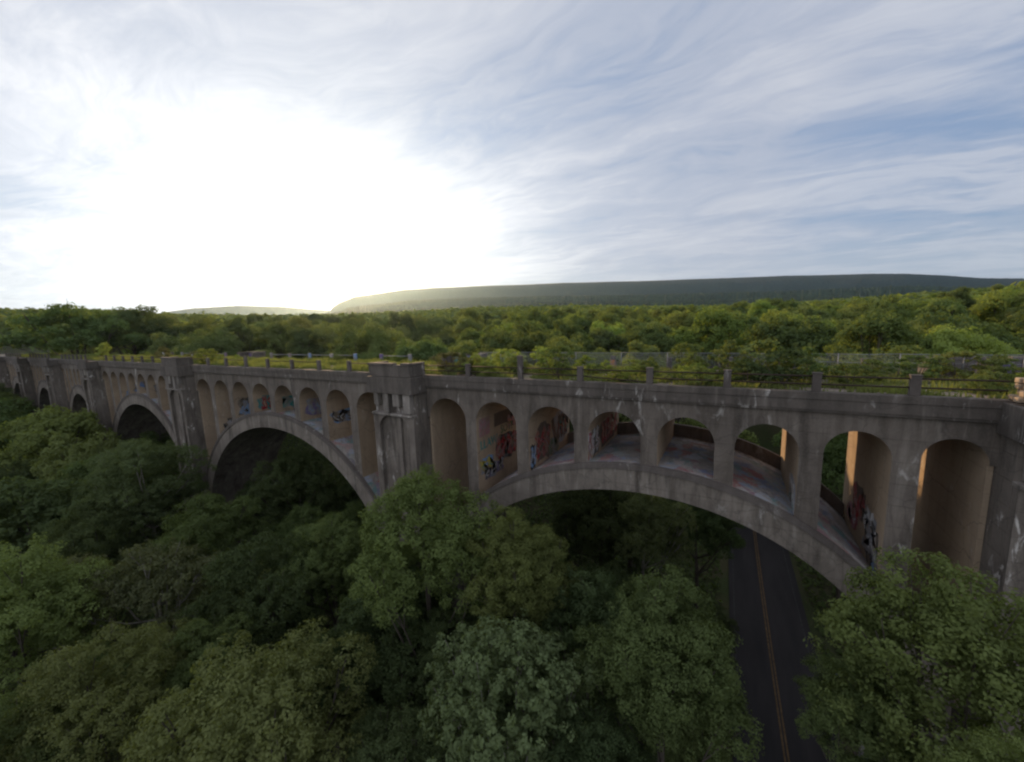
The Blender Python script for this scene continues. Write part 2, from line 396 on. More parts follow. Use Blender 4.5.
def hillstrip(name, az_el, r0, depth, foot, step=0.12, amp=1.0, rough=4.0, rows=26, mat='wooded_hill'):
    azs = np.arange(az_el[0][0], az_el[-1][0]+1e-6, step)
    els = np.interp(azs, [a for a, _ in az_el], [e for _, e in az_el])
    k = np.array([1, 2, 3, 2, 1.]); k /= k.sum()
    els = np.convolve(np.pad(els, 2, 'edge'), k, 'valid')
    Vs = []
    for i, t in enumerate(np.linspace(-1, 1, rows)):
        r = r0 + depth*t
        for az, el in zip(azs, els):
            top = CAM.z + r0*math.tan(rad(el))
            prof = math.cos(t*math.pi/2)**0.7
            nz = noise.fractal(Vector((math.sin(rad(az))*r/600, math.cos(rad(az))*r/600, 3.0)), 1.0, 2.0, 6)
            fz = (noise.noise(Vector((az*5, t*9, 1.0))) + 0.6*noise.noise(Vector((az*17, t*31, 4.0))))
            z = foot + (top-foot)*prof + nz*18*amp*(1-prof*0.85) + fz*rough*0.5
            Vs.append((CAM.x+r*math.sin(rad(az)), CAM.y+r*math.cos(rad(az)), z))
    na = len(azs); Fs = []
    for i in range(rows-1):
        for q in range(na-1):
            Fs.append((i*na+q, i*na+q+1, (i+1)*na+q+1, (i+1)*na+q))
    me = bpy.data.meshes.new(name); me.from_pydata(Vs, [], Fs); me.materials.append(MATS[mat])
    me.polygons.foreach_set('use_smooth', [True]*len(Fs)); me.update()
    o = bpy.data.objects.new(name, me); COL.objects.link(o); tag(o, kind='structure'); return o
hillstrip('hills', [(-55.5, -0.5), (-54, 3.0), (-53, 3.7), (-51, 4.5), (-48, 4.9), (-45, 5.3), (-40, 5.6), (-33, 5.7), (-22, 5.75), (-12, 5.45), (-5, 5.2), (5, 4.75), (12, 4.25), (15, 3.95), (18, 3.45), (20, 3.0), (24, 2.5), (34, 1.6), (50, 0.5)], 5200, 1500, -60)
hillstrip('hills', [(-80, 1.0), (-72, 2.5), (-68.5, 3.1), (-64, 3.45), (-60, 3.35), (-56, 2.95), (-52, 2.7), (-44, 2.0)], 6800, 1000, -60)
hillstrip('hills', [(-56, 1.2), (-52, 3.1), (-44, 3.95), (-36, 4.1), (-26, 4.1), (-17, 3.85), (-4, 3.4), (6, 3.0), (14.7, 2.75), (21, 2.1), (30, 1.6), (45, 1.0)], 2900, 900, -60, rough=16, mat='wooded_slope', step=0.06)
hillstrip('hills', [(-70, 1.4), (-52, 2.6), (-44, 2.9), (-26, 3.3), (-12, 2.9), (0, 2.4), (10, 2.1), (18, 1.6), (30, 1.2), (45, 1.0)], 1900, 450, -40, rough=12, mat='wooded_slope', step=0.08)

# ------------------------------------------------------------------ haze
m = newmat('valley_air')
pv = n('ShaderNodeVolumePrincipled'); pv.inputs['Density'].default_value = 0.000034; pv.inputs['Anisotropy'].default_value = 0.78
pv.inputs['Color'].default_value = (0.55, 0.80, 1.0, 1)
o_ = n('ShaderNodeOutputMaterial'); L(pv.outputs[0], o_.inputs['Volume'])
HAZE = True
if HAZE:
    b = MB(); b.box(-8300, 8300, -3000, 8300, -75, 720)
    # the box must hold the ground sheet as far as it is seen
    hz_o = b.build('haze', 'valley_air'); tag(hz_o, 'thin pale haze hanging over the wooded valley', 'haze', kind='stuff')

# ------------------------------------------------------------------ road
m = newmat('asphalt')
g = n('ShaderNodeNewGeometry').outputs['Position']
a = ntex(0.6, 7, 0.6, 0, g, (1, 0.15, 1)); b = ntex(30, 3, 0.5, 0, g)
col = mixc(ramp(a, [(0.35, 0.0), (0.7, 1.0)]), (0.034, 0.031, 0.032), (0.020, 0.019, 0.020))
finish(bsdf(col, 0.85, b, 0.2, 0.01))
flat('line_yellow', (0.135, 0.085, 0.040), 0.8, 0, 0.5); flat('line_white', (0.05, 0.05, 0.05), 0.8, 0, 0.5)

def strip(name, off0, off1, dz, mat, y0=-90, y1=92, st=2.0):
    b = MB(); ys = np.arange(y0, y1, st)
    for p, q in zip(ys, ys[1:]):
        b.poly([(road_x(p)+off0, p, -31.9+dz), (road_x(p)+off1, p, -31.9+dz), (road_x(q)+off1, q, -31.9+dz), (road_x(q)+off0, q, -31.9+dz)])
    return b.build(name, mat)
tag(strip('road', -3.9, 4.3, 0.10, 'asphalt'), kind='structure')
b = MB(); ys = np.arange(-90, 92, 2.0)
for nm, o0, o1, mt in (('centre_line', -0.20, -0.07, 'line_yellow'), ('centre_line', 0.07, 0.20, 'line_yellow'), ('edge_line', 3.55, 3.66, 'line_white'), ('edge_line', -3.4, -3.29, 'line_white')):
    tag(strip(nm, o0, o1, 0.106, mt), kind='structure')

b = MB(); rg = random.Random(14); y = -40.0
bw = empty('roadside_wall', (0, 0, 0)); tag(bw, 'low broken concrete wall with graffiti along the right verge of the road', 'wall')
while y < 16:
    l_ = rg.uniform(2.2, 3.4); x = float(road_x(y))+5.2; h = rg.uniform(0.8, 1.15)
    b = MB(); b.box(x, x+0.35, y, y+l_-0.08, -32.2, -31.9+h); b.build('wall_block', 'concrete_painted', bw, bevel=0.05); y += l_
# ------------------------------------------------------------------ viaduct
PIERS = [61.0, 19.35, -22.5, -69.1, -109.9, -137.3, -165.8, -194.0]
HW = 2.65
POSTS0 = [-19.75, -14.74, -9.57, -4.54, 0.4, 5.02, 9.44, 13.47, 16.75]
def span_map(i):
    if i == 1:
        return lambda t: float(np.interp(t, range(-4, 5), POSTS0)) if abs(t) <= 4 else (POSTS0[0]+(t+4)*4.8 if t < 0 else POSTS0[-1]+(t-4)*3.6)
    a, b = PIERS[i+1]+HW, PIERS[i]-HW
    return lambda t: a+(t+4)*(b-a)/8
def smooth0(t):   # smooth cubic through the post stations so the ring stays fair
    c = np.polyfit(range(-4, 5), POSTS0, 3); return float(np.polyval(c, t))
YN, YF = 0.30, 9.30
via = empty('viaduct', (0, 0, 0))
tag(via, 'long weathered concrete arch viaduct covered in graffiti, its weedy deck crossing the wooded valley', 'viaduct')
def intr(t):  # intrados z at station t in [-4,4]
    x = 4.575*t; return -26.1 + math.sqrt(max(18.32**2 - x*x, 0))
def extr(t):
    x = 4.575*t; return -25.65 + math.sqrt(max(19.85**2 - x*x, 0))
RINGS = {}
for i in range(len(PIERS)-1):
    f = smooth0 if i == 1 else span_map(i)
    fm = span_map(i)
    full = i <= 4
    # arch ring
    ts = np.linspace(-4, 4, 65); b = MB()
    lo_ = [(f(t), intr(t)) for t in ts]; hi_ = [(f(t), extr(t)) for t in ts]
    lo_[0] = (f(-4), -27.5); lo_[-1] = (f(4), -27.5)
    for k in range(64):
        b.prism([lo_[k], lo_[k+1], hi_[k+1], hi_[k]], 0.02, 9.58, 0)
    # one clean solid: drop inner walls by building strips instead
    b = MB()
    N = 65; i0 = len(b.v)
    for y in (0.02, 9.58):
        b.v += [(x, y, z) for x, z in lo_] + [(x, y, z) for x, z in hi_]
    q = 2*N
    for k in range(64):
        b.f.append((k, k+1, N+k+1, N+k)); b.m.append(0)
        b.f.append((q+k+1, q+k, q+N+k, q+N+k+1)); b.m.append(0)
        b.f.append((k, q+k, q+k+1, k+1)); b.m.append(0)
        b.f.append((N+k, N+k+1, q+N+k+1, q+N+k)); b.m.append(1)
    b.f.append((0, N, q+N, q)); b.m.append(0); b.f.append((N-1, q+N-1, q+2*N-1, 2*N-1)); b.m.append(0)
    ring = b.build('arch_ring', ['concrete_ring', 'concrete_painted'], via)
    # raised edge moulding along the crown of the ring, near and far
    for y0, y1 in ((-0.06, 0.34), (9.26, 9.66)):
        b = MB(); i0 = 0
        P = []
        for t in np.linspace(-3.93, 3.93, 63):
            z = extr(t); P.append((f(t), z))
        for k in range(62):
            (xa, za), (xb, zb) = P[k], P[k+1]
            b.v += [(xa, y0, za-0.34), (xb, y0, zb-0.34), (xb, y0, zb+0.07), (xa, y0, za+0.07), (xa, y1, za-0.34), (xb, y1, zb-0.34), (xb, y1, zb+0.07), (xa, y1, za+0.07)]
            j0 = 8*k
            b.f += [(j0, j0+1, j0+2, j0+3), (j0+3, j0+2, j0+6, j0+7), (j0+5, j0+4, j0+7, j0+6), (j0, j0+4, j0+5, j0+1)]; b.m += [0]*4
        b.build('ring_moulding', 'concrete_dark', ring)
    # low brown curb wall along the far edge of the ring
    b = MB(); P = [(f(t), extr(t)) for t in np.linspace(-3.4, 3.4, 60)]
    for (xa, za), (xb, zb) in zip(P, P[1:]):
        b.prism([(xa, za-0.1), (xb, zb-0.1), (xb, zb+1.05), (xa, za+1.05)], 8.85, 9.16)
    b.build('curb_wall', 'rust_wall', via)
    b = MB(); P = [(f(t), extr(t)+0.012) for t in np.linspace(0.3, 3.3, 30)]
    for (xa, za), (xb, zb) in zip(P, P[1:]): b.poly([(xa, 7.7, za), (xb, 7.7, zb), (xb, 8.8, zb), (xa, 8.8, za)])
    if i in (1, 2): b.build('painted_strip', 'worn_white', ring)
    # spandrel bays
    hp = 0.56 if full else 0.42
    for k in range(8):
        xa, xb = fm(k-4), fm(k-3)
        oa = xa + (0.30 if k == 0 else hp); ob = xb - (0.30 if k == 7 else hp)
        r = (ob-oa)/2; cx = (oa+ob)/2
        crown = -2.12; rise = min(r, 1.9); zs = crown-rise
        prof = [(xa, zs), (oa, zs)] + [(cx-r*math.cos(math.pi*j/20), zs+rise*math.sin(math.pi*j/20)) for j in range(1, 20)] + [(ob, zs), (xb, zs), (xb, -1.1), (xa, -1.1)]
        b = MB(); kk = len(prof)
        ii = 0
        b.v += [(x, YN, z) for x, z in prof] + [(x, YF, z) for x, z in prof]
        top = len(prof)
        # front and back as quads between arch and top
        for (y, base, flip) in ((YN, 0, False), (YF, kk, True)):
            cols = [0, 1] + list(range(2, 21)) + [21, 22]
            prev = None
            for c_ in range(0, 22):
                a_, b_ = c_, c_+1
                if a_ == 22: break
                xa_, xb_ = prof[a_][0], prof[b_][0]
                if xb_-xa_ < 1e-5: continue
                s0 = len(b.v); b.v += [(xa_, y, -1.1), (xb_, y, -1.1)]
                q_ = (base+a_, base+b_, s0+1, s0) if not flip else (base+b_, base+a_, s0, s0+1)
                b.f.append(q_); b.m.append(0)
        for a_ in range(1, 21):
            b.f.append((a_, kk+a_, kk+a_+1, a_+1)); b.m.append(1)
        b.build('spandrel_arch', ['concrete_wall', 'concrete_inner_bounce'], via)
    for (xp, sg_) in ((fm(-4), 1), (fm(4), -1)):      # facing slabs added on the pier flanks to carry the painted bounce
        b = MB(); x0_, x1_ = (xp+0.02, xp+0.27) if sg_ > 0 else (xp-0.27, xp-0.02)
        b.box(x0_, x1_, YN+0.25, YF-0.05, -24 if i == 1 else -22, -1.13, 0); b.build('spandrel_wall', 'concrete_inner_bounce', via)
    for k in range(1, 8):
        x = fm(k-4); zs = -2.12-1.9
        xs_a = fm(k-5); r1 = (x-hp-(xs_a+(0.30 if k == 1 else hp)))/2; r2 = (fm(k-3)-(0.30 if k == 7 else hp)-(x+hp))/2
        zt1, zt2 = -2.12-min(r1, 1.9), -2.12-min(r2, 1.9); zt = max(zt1, zt2)
        zb = extr(k-4 - 0.5*np.sign(k-4))-1.0 if k != 4 else extr(0)-0.8
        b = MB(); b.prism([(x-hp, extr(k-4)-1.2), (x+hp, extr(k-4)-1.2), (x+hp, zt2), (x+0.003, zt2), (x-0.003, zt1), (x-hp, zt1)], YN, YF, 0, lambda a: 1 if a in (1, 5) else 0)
        wl = b.build('spandrel_wall', ['concrete_wall', 'concrete_inner_bounce'], via)
        RINGS[(i, k-4)] = (wl, x, hp)
    # deck slab and copings
    xl, xr = PIERS[i+1], PIERS[i]
    b = MB(); b.box(xl, xr, 0.32, 9.28, -1.12, -0.25); b.build('deck_slab', 'concrete_deck', via)
    for ya, yb, s in ((0.0, 0.55, 1), (9.05, 9.6, -1)):
        b = MB()
        yo = ya if s == 1 else yb; yi = yb if s == 1 else ya
        # stepped fascia: upper slab, recess line, lower band
        def lay(y_out, z0, z1): b.box(xl+HW*0.9, xr-HW*0.9, min(y_out, yi), max(y_out, yi), z0, z1)
        lay(yo, -0.42, 0.0); lay(yo+0.045*s, -1.02, -0.42); lay(yo+0.11*s, -1.16, -1.02)
        b.build('coping', 'concrete_deck', via, bevel=0.02)
    # railing posts
    vis = range(-3, 4)
    for y in ((0.27,) if i > 3 else (0.27, 9.33)):
        posts = []
        for t in vis:
            x = fm(t); h = 1.12 + 0.03*math.sin(x*3.1+y)
            if i == 1 and t == -2 and y < 1: h = 1.85
            if i == 2 and t in (-1,) and y < 1: h = 1.4
            b = MB(); ht = 0.21
            b.box(x-ht, x+ht, y-0.15, y+0.15, 0.0, h-0.07); b.box(x-ht-0.02, x+ht+0.02, y-0.17, y+0.17, h-0.07, h)
            mt = 'concrete_dark'
            if y > 5 and i >= 2: mt = rng.choice(['paint_sky', 'paint_white', 'concrete_deck', 'paint_grey', 'paint_purple', 'paint_white'])
            p_ = b.build('railing_post', mt, via, bevel=0.02)
        # pipe rails
        if y < 1 or i >= 2 or i == 0:
            for z in ((0.88, 0.42) if i <= 3 else (0.85,)):
                if i >= 2 and z < 0.5 and rng.random() < 0.5: continue
                xs = [PIERS[i+1]+HW*0.95] + [fm(t) for t in vis] + [PIERS[i]-HW*0.95]
                for s_ in range(len(xs)-1):
                    if i >= 2 and y > 5 and rng.random() < 0.45: continue
                    if i == 2 and y < 1 and rng.random() < 0.25: continue
                    sag = 0.0
                    if i == 1 and s_ == 3 and z < 0.6: sag = -0.28     # lower rail dropped at one end beside a bay
                    b = MB(); b.tube([(xs[s_]+0.15, y, z + (0.0 if not sag else -0.02)), (xs[s_+1]-0.15, y, z+sag)], [0.045, 0.045], 8)
                    b.build('pipe_rail', 'rusty_pipe' if y < 1 else 'paint_grey', via, smooth=True)

def blk(b, x0, x1, y0, y1, z0, z1, jag=0.0, mi=0):
    b.box(x0, x1, y0, y1, z0, z1, mi)
def make_pier(x, idx):
    gz0 = gz(x, 0)-1.5 if idx else -34
    b = MB()
    # shaft: core set back, two pilasters and a round headed recess between on both faces
    yb, yt = -1.45, 11.05
    b.box(x-HW, x+HW, yb+0.40, yt-0.40, gz0, -1.15)
    for (y0, y1) in ((yb, yb+0.40), (yt-0.40, yt)):
        zc = -5.1
        for (xa, xb) in ((x-HW+0.02, x-HW+0.75), (x+HW-0.75, x+HW-0.02)):
            b.box(xa, xb, y0, y1, gz0, -3.6)
        # spandrel head over recess: arch cut
        r = HW-0.75; prof = [(x-r, zc)] + [(x-r*math.cos(math.pi*j/16), zc+r*0.75*math.sin(math.pi*j/16)) for j in range(1, 16)] + [(x+r, zc)]
        for (p, q) in zip(prof, prof[1:]):
            b.prism([(p[0], p[1]), (q[0], q[1]), (q[0], -3.6), (p[0], -3.6)], y0, y1)
        # centre rib that stands in the recess
        ya = y0+0.14 if y0 < 0 else y0-0.02; yb2 = y1 if y0 < 0 else y1-0.14
        b.box(x+0.35, x+0.80, ya, yb2, gz0, zc+r*0.62)
    pier = b.build('pier', 'concrete_pier', via)
    # corbel blocks under the refuge
    for (s, y0) in ((1, yb), (-1, yt)):
        b = MB()
        for cxx in (-2.0, -0.65, 0.7, 2.0):
            w_ = 0.42
            p0 = [(x+cxx-w_, -3.75), (x+cxx+w_, -3.75), (x+cxx+w_, -1.62), (x+cxx-w_, -1.62)]
            w_ += 0.16*math.sin(x+cxx*5); zb_ = -3.2+0.35*math.sin(cxx*7+x)
            if s == 1: b.box(x+cxx-w_, x+cxx+w_, y0-0.10-0.12*abs(math.sin(cxx*3+x)), y0+0.41, zb_, -1.66)
            else: b.box(x+cxx-w_, x+cxx+w_, y0-0.41, y0+0.16, zb_, -1.66)
        ya, yb_ = (y0-0.24, y0+0.5) if s == 1 else (y0-0.5, y0+0.24)
        b.box(x-HW-0.02, x+HW+0.02, ya+0.05, yb_-0.02, -3.80, -3.56)
        b.build('corbel_band', 'concrete_stained', pier, bevel=0.05)
    # refuge band and parapet
    for s in (1, -1):
        ys = lambda a, b_: (a, b_) if s == 1 else (9.6-b_, 9.6-a)
        b = MB()
        b.box(x-HW-0.22, x+HW+0.22, *ys(-1.78, 0.6), -1.64, -0.10)
        b.build('refuge_slab', 'concrete_deck', pier, bevel=0.03)
        b = MB(); ruin = idx == 1 and s == 1
        b.box(x-HW+0.05, x+HW-0.05, *ys(-1.62, -1.2), -0.06, (0.96 if idx < 4 else 0.30) if not ruin else 0.85)
        if not ruin and idx < 4:
            b.box(x-HW+0.05, x-HW+0.5, *ys(-1.18, 0.5), -0.06, 0.96)
            b.box(x+HW-0.5, x+HW-0.05, *ys(-1.18, 0.5), -0.06, 0.96)
            # worn coping stones
            b.box(x-HW-0.02, x+HW*0.25, *ys(-1.70, -1.12), 0.975, 1.20)
            b.box(x+HW*0.25+0.02, x+HW*0.62, *ys(-1.66, -1.14), 0.975, 1.04)
            b.box(x+HW*0.62+0.02, x+HW+0.02, *ys(-1.70, -1.12), 0.975, 1.22)
            b.box(x+HW-0.52, x+HW-0.02, *ys(-1.10, 0.5), 0.975, 1.18)
            b.box(x-HW+0.02, x-HW+0.52, *ys(-1.10, 0.5), 0.975, 1.18)
        o = b.build('refuge_parapet', 'concrete_deck', pier, bevel=0.04)
        if ruin:   # crumbled end: heap of broken courses
            b = MB(); rg = random.Random(5)
            for q in range(26):
                zz = 0.0 + (q // 5)*0.27; xx = x-HW-0.12+rg.random()*0.4+0.10*(q//5); yy = -1.6+(q % 5)*0.42
                ww = 0.35+rg.random()*0.35
                b.box(xx, xx+ww, yy, yy+0.38, zz+rg.random()*0.03, zz+0.25)
            for q in range(12):
                xx = x-HW+0.5+q*0.38; hh = 0.9+rg.random()*0.45
                b.box(xx, xx+0.34, -1.58, -1.24, 0.86, hh+0.12)
            b.build('broken_masonry', 'concrete_inner_bounce', o, bevel=0.05)
for idx, x in enumerate(PIERS): make_pier(x, idx)
# abutment blocks close the ends
for (xa, xb) in ((-240, PIERS[-1]-HW+0.2),):
    b = MB(); b.box(xa, xb, 0.3, 9.3, -30, -0.3); b.box(xa, xb, 0.0, 0.5, -1.1, 0.0); b.box(xa, xb, 9.1, 9.6, -1.1, 0.0)
    b.build('abutment', 'concrete_wall', via)

# ---- graffiti: paint films 6 mm proud of the wall faces, children of their wall
def film(pts, plane, off, mat, parent, name='graffiti', th=0.004):
    """pts (u,v) outline; plane ('x',X,sign) u->y"""
    ax, X, sg = plane
    b = MB(); k = len(pts); x0 = X + sg*off; x1 = X + sg*(off+th)
    P0 = [(x0, u, v) for u, v in pts]; P1 = [(x1, u, v) for u, v in pts]
    b.v = P0 + P1
    b.f = [tuple(range(k))[::-1] if sg > 0 else tuple(range(k)), tuple(range(k, 2*k)) if sg > 0 else tuple(range(k, 2*k))[::-1]]
    b.f += [(a_, (a_+1) % k, k+(a_+1) % k, k+a_) for a_ in range(k)]; b.m = [0]*len(b.f)
    return b.build(name, mat, parent)
def blob(cu, cv, ru, rv, seed, jag=0.18, k=22, sq=0.6):
    rg = random.Random(seed); o = []
    for j in range(k):
        a_ = 2*math.pi*j/k; c_, s_ = math.cos(a_), math.sin(a_)
        q = 1 + jag*(rg.random()*2-1)
        o.append((cu+ru*q*math.copysign(abs(c_)**sq, c_), cv+rv*q*math.copysign(abs(s_)**sq, s_)))
    return o
def ribbon(path, w_):
    L_, R2 = [], []
    for k, (u, v) in enumerate(path):
        a_ = path[max(k-1, 0)]; b_ = path[min(k+1, len(path)-1)]
        du, dv = b_[0]-a_[0], b_[1]-a_[1]; l_ = math.hypot(du, dv) or 1
        L_.append((u-dv/l_*w_/2, v+du/l_*w_/2)); R2.append((u+dv/l_*w_/2, v-du/l_*w_/2))
    return L_ + R2[::-1]
def piece(wall, sg, u0, u1, v0, v1, fill, out, hi, seed):
    """one graffiti piece: backing patch, plump strokes, highlights"""
    wl, X, hp = wall; pl = ('x', X + sg*hp, sg); rg = random.Random(seed)
    cu, cv, ru, rv = (u0+u1)/2, (v0+v1)/2, (u1-u0)/2, (v1-v0)/2
    base = film(blob(cu, cv, ru, rv, seed, 0.16), pl, 0.004, out, wl)
    nL = max(2, int((u1-u0)/0.95))
    for q in range(nL):
        uu = u0 + (q+0.5)*(u1-u0)/nL; path = []
        for j in range(7):
            path.append((uu + (rg.random()-0.5)*(u1-u0)/nL*0.9, v0+(v1-v0)*(0.14+0.72*j/6) + (rg.random()-0.5)*0.15))
        film(ribbon(path, (u1-u0)/nL*0.58), pl, 0.010+0.001*q, fill, base)
        film(ribbon(path[1:5], (u1-u0)/nL*0.10), pl, 0.020+0.001*q, hi, base)
    return base
def lettering(wall, sg, u, v, txt, size, mat, stretch=1.0):
    wl, X, hp = wall
    cu = bpy.data.curves.new('t', 'FONT'); cu.body = txt; cu.size = size; cu.extrude = 0.004; cu.offset = 0.025*size; cu.resolution_u = 2
    ob = bpy.data.objects.new('t', cu); COL.objects.link(ob)
    bpy.context.view_layer.update()
    me = bpy.data.meshes.new_from_object(ob.evaluated_get(bpy.context.evaluated_depsgraph_get()))
    bpy.data.objects.remove(ob)
    me.materials.clear(); me.materials.append(MATS[mat])
    o = bpy.data.objects.new('graffiti_lettering', me); COL.objects.link(o); o.parent = wl
    R3 = Matrix(((0, 0, sg, X+sg*(hp+0.016)), (sg, 0, 0, u), (0, 1, 0, v), (0, 0, 0, 1)))
    o.matrix_local = R3 @ Matrix.Diagonal((stretch, 1, 1, 1))
    return o
W = lambda i, t: RINGS[(i, t)]
# bay 2 : wall at t=-3, face towards +x
piece(W(1, -3), 1, 0.7, 2.9, -9.2, -7.6, 'paint_yellow', 'paint_sky', 'paint_teal', 11)
piece(W(1, -3), 1, 3.4, 7.6, -8.9, -6.2, 'paint_red', 'paint_black', 'paint_grey', 12)
lettering(W(1, -3), 1, 0.75, -6.75, 'LLAW', 1.15, 'paint_teal', 0.95)
lettering(W(1, -3), 1, 4.3, -6.1, 'SOTI', 1.15, 'paint_green', 0.95)
film([(0.7, -5.6), (2.4, -5.55), (2.45, -3.7), (0.75, -3.75)], ('x', W(1, -3)[1]+W(1, -3)[2], 1), 0.004, 'paint_pink', W(1, -3)[0])
film([(3.2, -5.2), (8.5, -5.3), (8.4, -3.4), (3.3, -3.5)], ('x', W(1, -3)[1]+W(1, -3)[2], 1), 0.004, 'rust_wall', W(1, -3)[0])
# bay 3
piece(W(1, -2), 1, 1.6, 4.6, -7.6, -4.3, 'paint_red', 'rust_wall', 'paint_black', 21)
piece(W(1, -2), 1, 0.5, 1.5, -7.8, -5.6, 'paint_sky', 'paint_black', 'paint_white', 22)
piece(W(1, -2), 1, 5.0, 8.8, -7.0, -3.9, 'rust_wall', 'paint_grey', 'paint_red', 23)
# bay 4
piece(W(1, -1), 1, 1.2, 3.2, -6.2, -3.6, 'paint_white', 'paint_black', 'paint_red', 31)
piece(W(1, -1), 1, 0.4, 1.1, -6.4, -3.5, 'paint_red', 'paint_white', 'paint_black', 32)
piece(W(1, -1), 1, 3.4, 8.6, -6.1, -3.2, 'paint_red', 'rust_wall', 'paint_cream', 33)
# right bays: faces towards -x
piece(W(1, 2), -1, 0.6, 3.4, -8.2, -5.8, 'paint_white', 'paint_grey', 'paint_teal', 41)
piece(W(1, 3), -1, 1.0, 3.6, -10.6, -8.2, 'paint_grey', 'paint_black', 'paint_white', 51)
piece(W(1, 3), -1, 3.8, 6.6, -9.2, -7.0, 'paint_red', 'rust_wall', 'paint_pink', 52)
piece(W(1, 3), -1, 0.6, 1.7, -11.4, -10.0, 'paint_sky', 'paint_purple', 'paint_white', 53)
piece(W(1, 1), -1, 1.0, 3.0, -6.4, -4.6, 'paint_blue', 'paint_grey', 'paint_white', 54)
# older, fainter layers round them
piece(W(1, -3), 1, 1.2, 4.6, -9.8, -8.6, 'paint_grey', 'paint_purple', 'paint_white', 13)
piece(W(1, -3), 1, 5.6, 8.8, -5.9, -4.6, 'paint_pink', 'rust_wall', 'paint_orange', 14)
piece(W(1, -2), 1, 4.2, 6.4, -7.7, -6.1, 'paint_green', 'paint_grey', 'paint_teal', 24)
piece(W(1, -2), 1, 6.8, 9.0, -6.4, -4.4, 'paint_teal', 'paint_red', 'paint_orange', 25)
piece(W(1, -1), 1, 6.0, 9.0, -5.6, -3.4, 'paint_cream', 'paint_orange', 'paint_red', 34)
piece(W(1, 3), -1, 1.6, 4.2, -9.0, -7.6, 'paint_white', 'paint_grey', 'paint_black', 55)
piece(W(1, 3), -1, 5.2, 7.8, -10.2, -8.8, 'paint_pink', 'paint_red', 'paint_white', 56)
# second span
for (t, fill, outc, hi, u0, u1, h) in ((-3, 'paint_white', 'paint_black', 'paint_sky', 1.0, 7.0, 3.0), (-2, 'paint_sky', 'paint_black', 'paint_grey', 1.0, 8.0, 3.2), (-1, 'paint_red', 'paint_teal', 'paint_cream', 1.0, 8.6, 2.2),
                                 (0, 'paint_teal', 'paint_grey', 'paint_green', 1.2, 8.6, 2.4), (1, 'paint_grey', 'paint_purple', 'paint_sky', 1.2, 8.6, 2.6), (2, 'paint_black', 'paint_sky', 'paint_white', 0.8, 5.0, 1.5)):
    z0 = extr(t-0.0)+ (0.2 if t != 2 else 1.6)
    piece(W(2, t), 1, u0, u1, z0, z0+h, fill, outc, hi, 60+t)
    if t == -1: film([(1.0, z0+2.3), (8.0, z0+2.3), (8.0, z0+3.3), (1.0, z0+3.3)], ('x', W(2, t)[1]+W(2, t)[2], 1), 0.004, 'paint_cream', W(2, t)[0])
for (t, fill, outc, hi) in ((-2, 'paint_sky', 'paint_purple', 'paint_white'), (-1, 'paint_blue', 'paint_black', 'paint_sky'), (0, 'paint_black', 'paint_blue', 'paint_pink'), (1, 'paint_grey', 'paint_black', 'paint_sky')):
    z0 = extr(t)+0.2; piece(W(3, t), 1, 1.0, 8.4, z0, z0+2.2, fill, outc, hi, 80+t)
piece(W(4, 0), 1, 1.0, 8.0, -5.2, -2.9, 'paint_red', 'paint_teal', 'paint_sky', 91)
piece(W(4, 1), 1, 1.0, 8.0, -6.2, -4.0, 'paint_red', 'paint_pink', 'paint_black', 92)

# ------------------------------------------------------------------ chain link fence on the far side of the deck
m = newmat('wire_mesh')
tcu = n('ShaderNodeTexCoord').outputs['Object']; s = n('ShaderNodeSeparateXYZ'); L(tcu, s.inputs[0])
u_ = mth('MULTIPLY', mth('ADD', s.outputs[0], s.outputs[2]), 9.0); v_ = mth('MULTIPLY', mth('SUBTRACT', s.outputs[0], s.outputs[2]), 9.0)
lu = mth('LESS_THAN', mth('FRACT', u_), 0.10); lv = mth('LESS_THAN', mth('FRACT', v_), 0.10)
mk = mth('MAXIMUM', lu, lv)
tb = n('ShaderNodeBsdfTransparent'); df = n('ShaderNodeBsdfDiffuse'); df.inputs[0].default_value = (0.3, 0.31, 0.32, 1)
mx = n('ShaderNodeMixShader'); L(mk, mx.inputs[0]); L(tb.outputs[0], mx.inputs[1]); L(df.outputs[0], mx.inputs[2]); finish(mx.outputs[0])
fe = empty('chain_link_fence', (0, 9.0, -0.2)); tag(fe, 'galvanized chain link fence with pipe posts along the far edge of the weedy deck', 'fence')
fx = [-19.3, -16.7, -12.4, -8.1, -3.7, 0.3, 4.3, 8.4, 11.9, 15.2, 18.2, 20.8, 24.5, 28.5]
rg = random.Random(3)
for x in fx:
    b = MB(); tl = (rg.random()-0.5)*0.06
    b.tube([(x, 0, 0.2), (x+tl, 0, 1.72)], [0.032, 0.032], 8); b.build('fence_post', 'galvanized', fe, smooth=True)
b = MB()
for p, q in zip(fx, fx[1:]): b.tube([(p, 0, 1.66+rg.random()*0.04), ((p+q)/2, 0, 1.63+rg.random()*0.05), (q, 0, 1.66+rg.random()*0.04)], [0.024]*3, 6)
b.build('top_rail', 'galvanized', fe, smooth=True)
b = MB()
for p, q in zip(fx[6:], fx[7:]): b.tube([(p, 0, 1.05), (q, 0, 1.08)], [0.02]*2, 6)
b.build('middle_rail', 'galvanized', fe, smooth=True)
b = MB()
for p, q in zip(fx, fx[1:]): b.poly([(p, 0.03, 0.2), (q, 0.03, 0.2), (q, 0.03, 1.62), (p, 0.03, 1.62)])
b.build('wire_mesh', 'wire_mesh', fe)

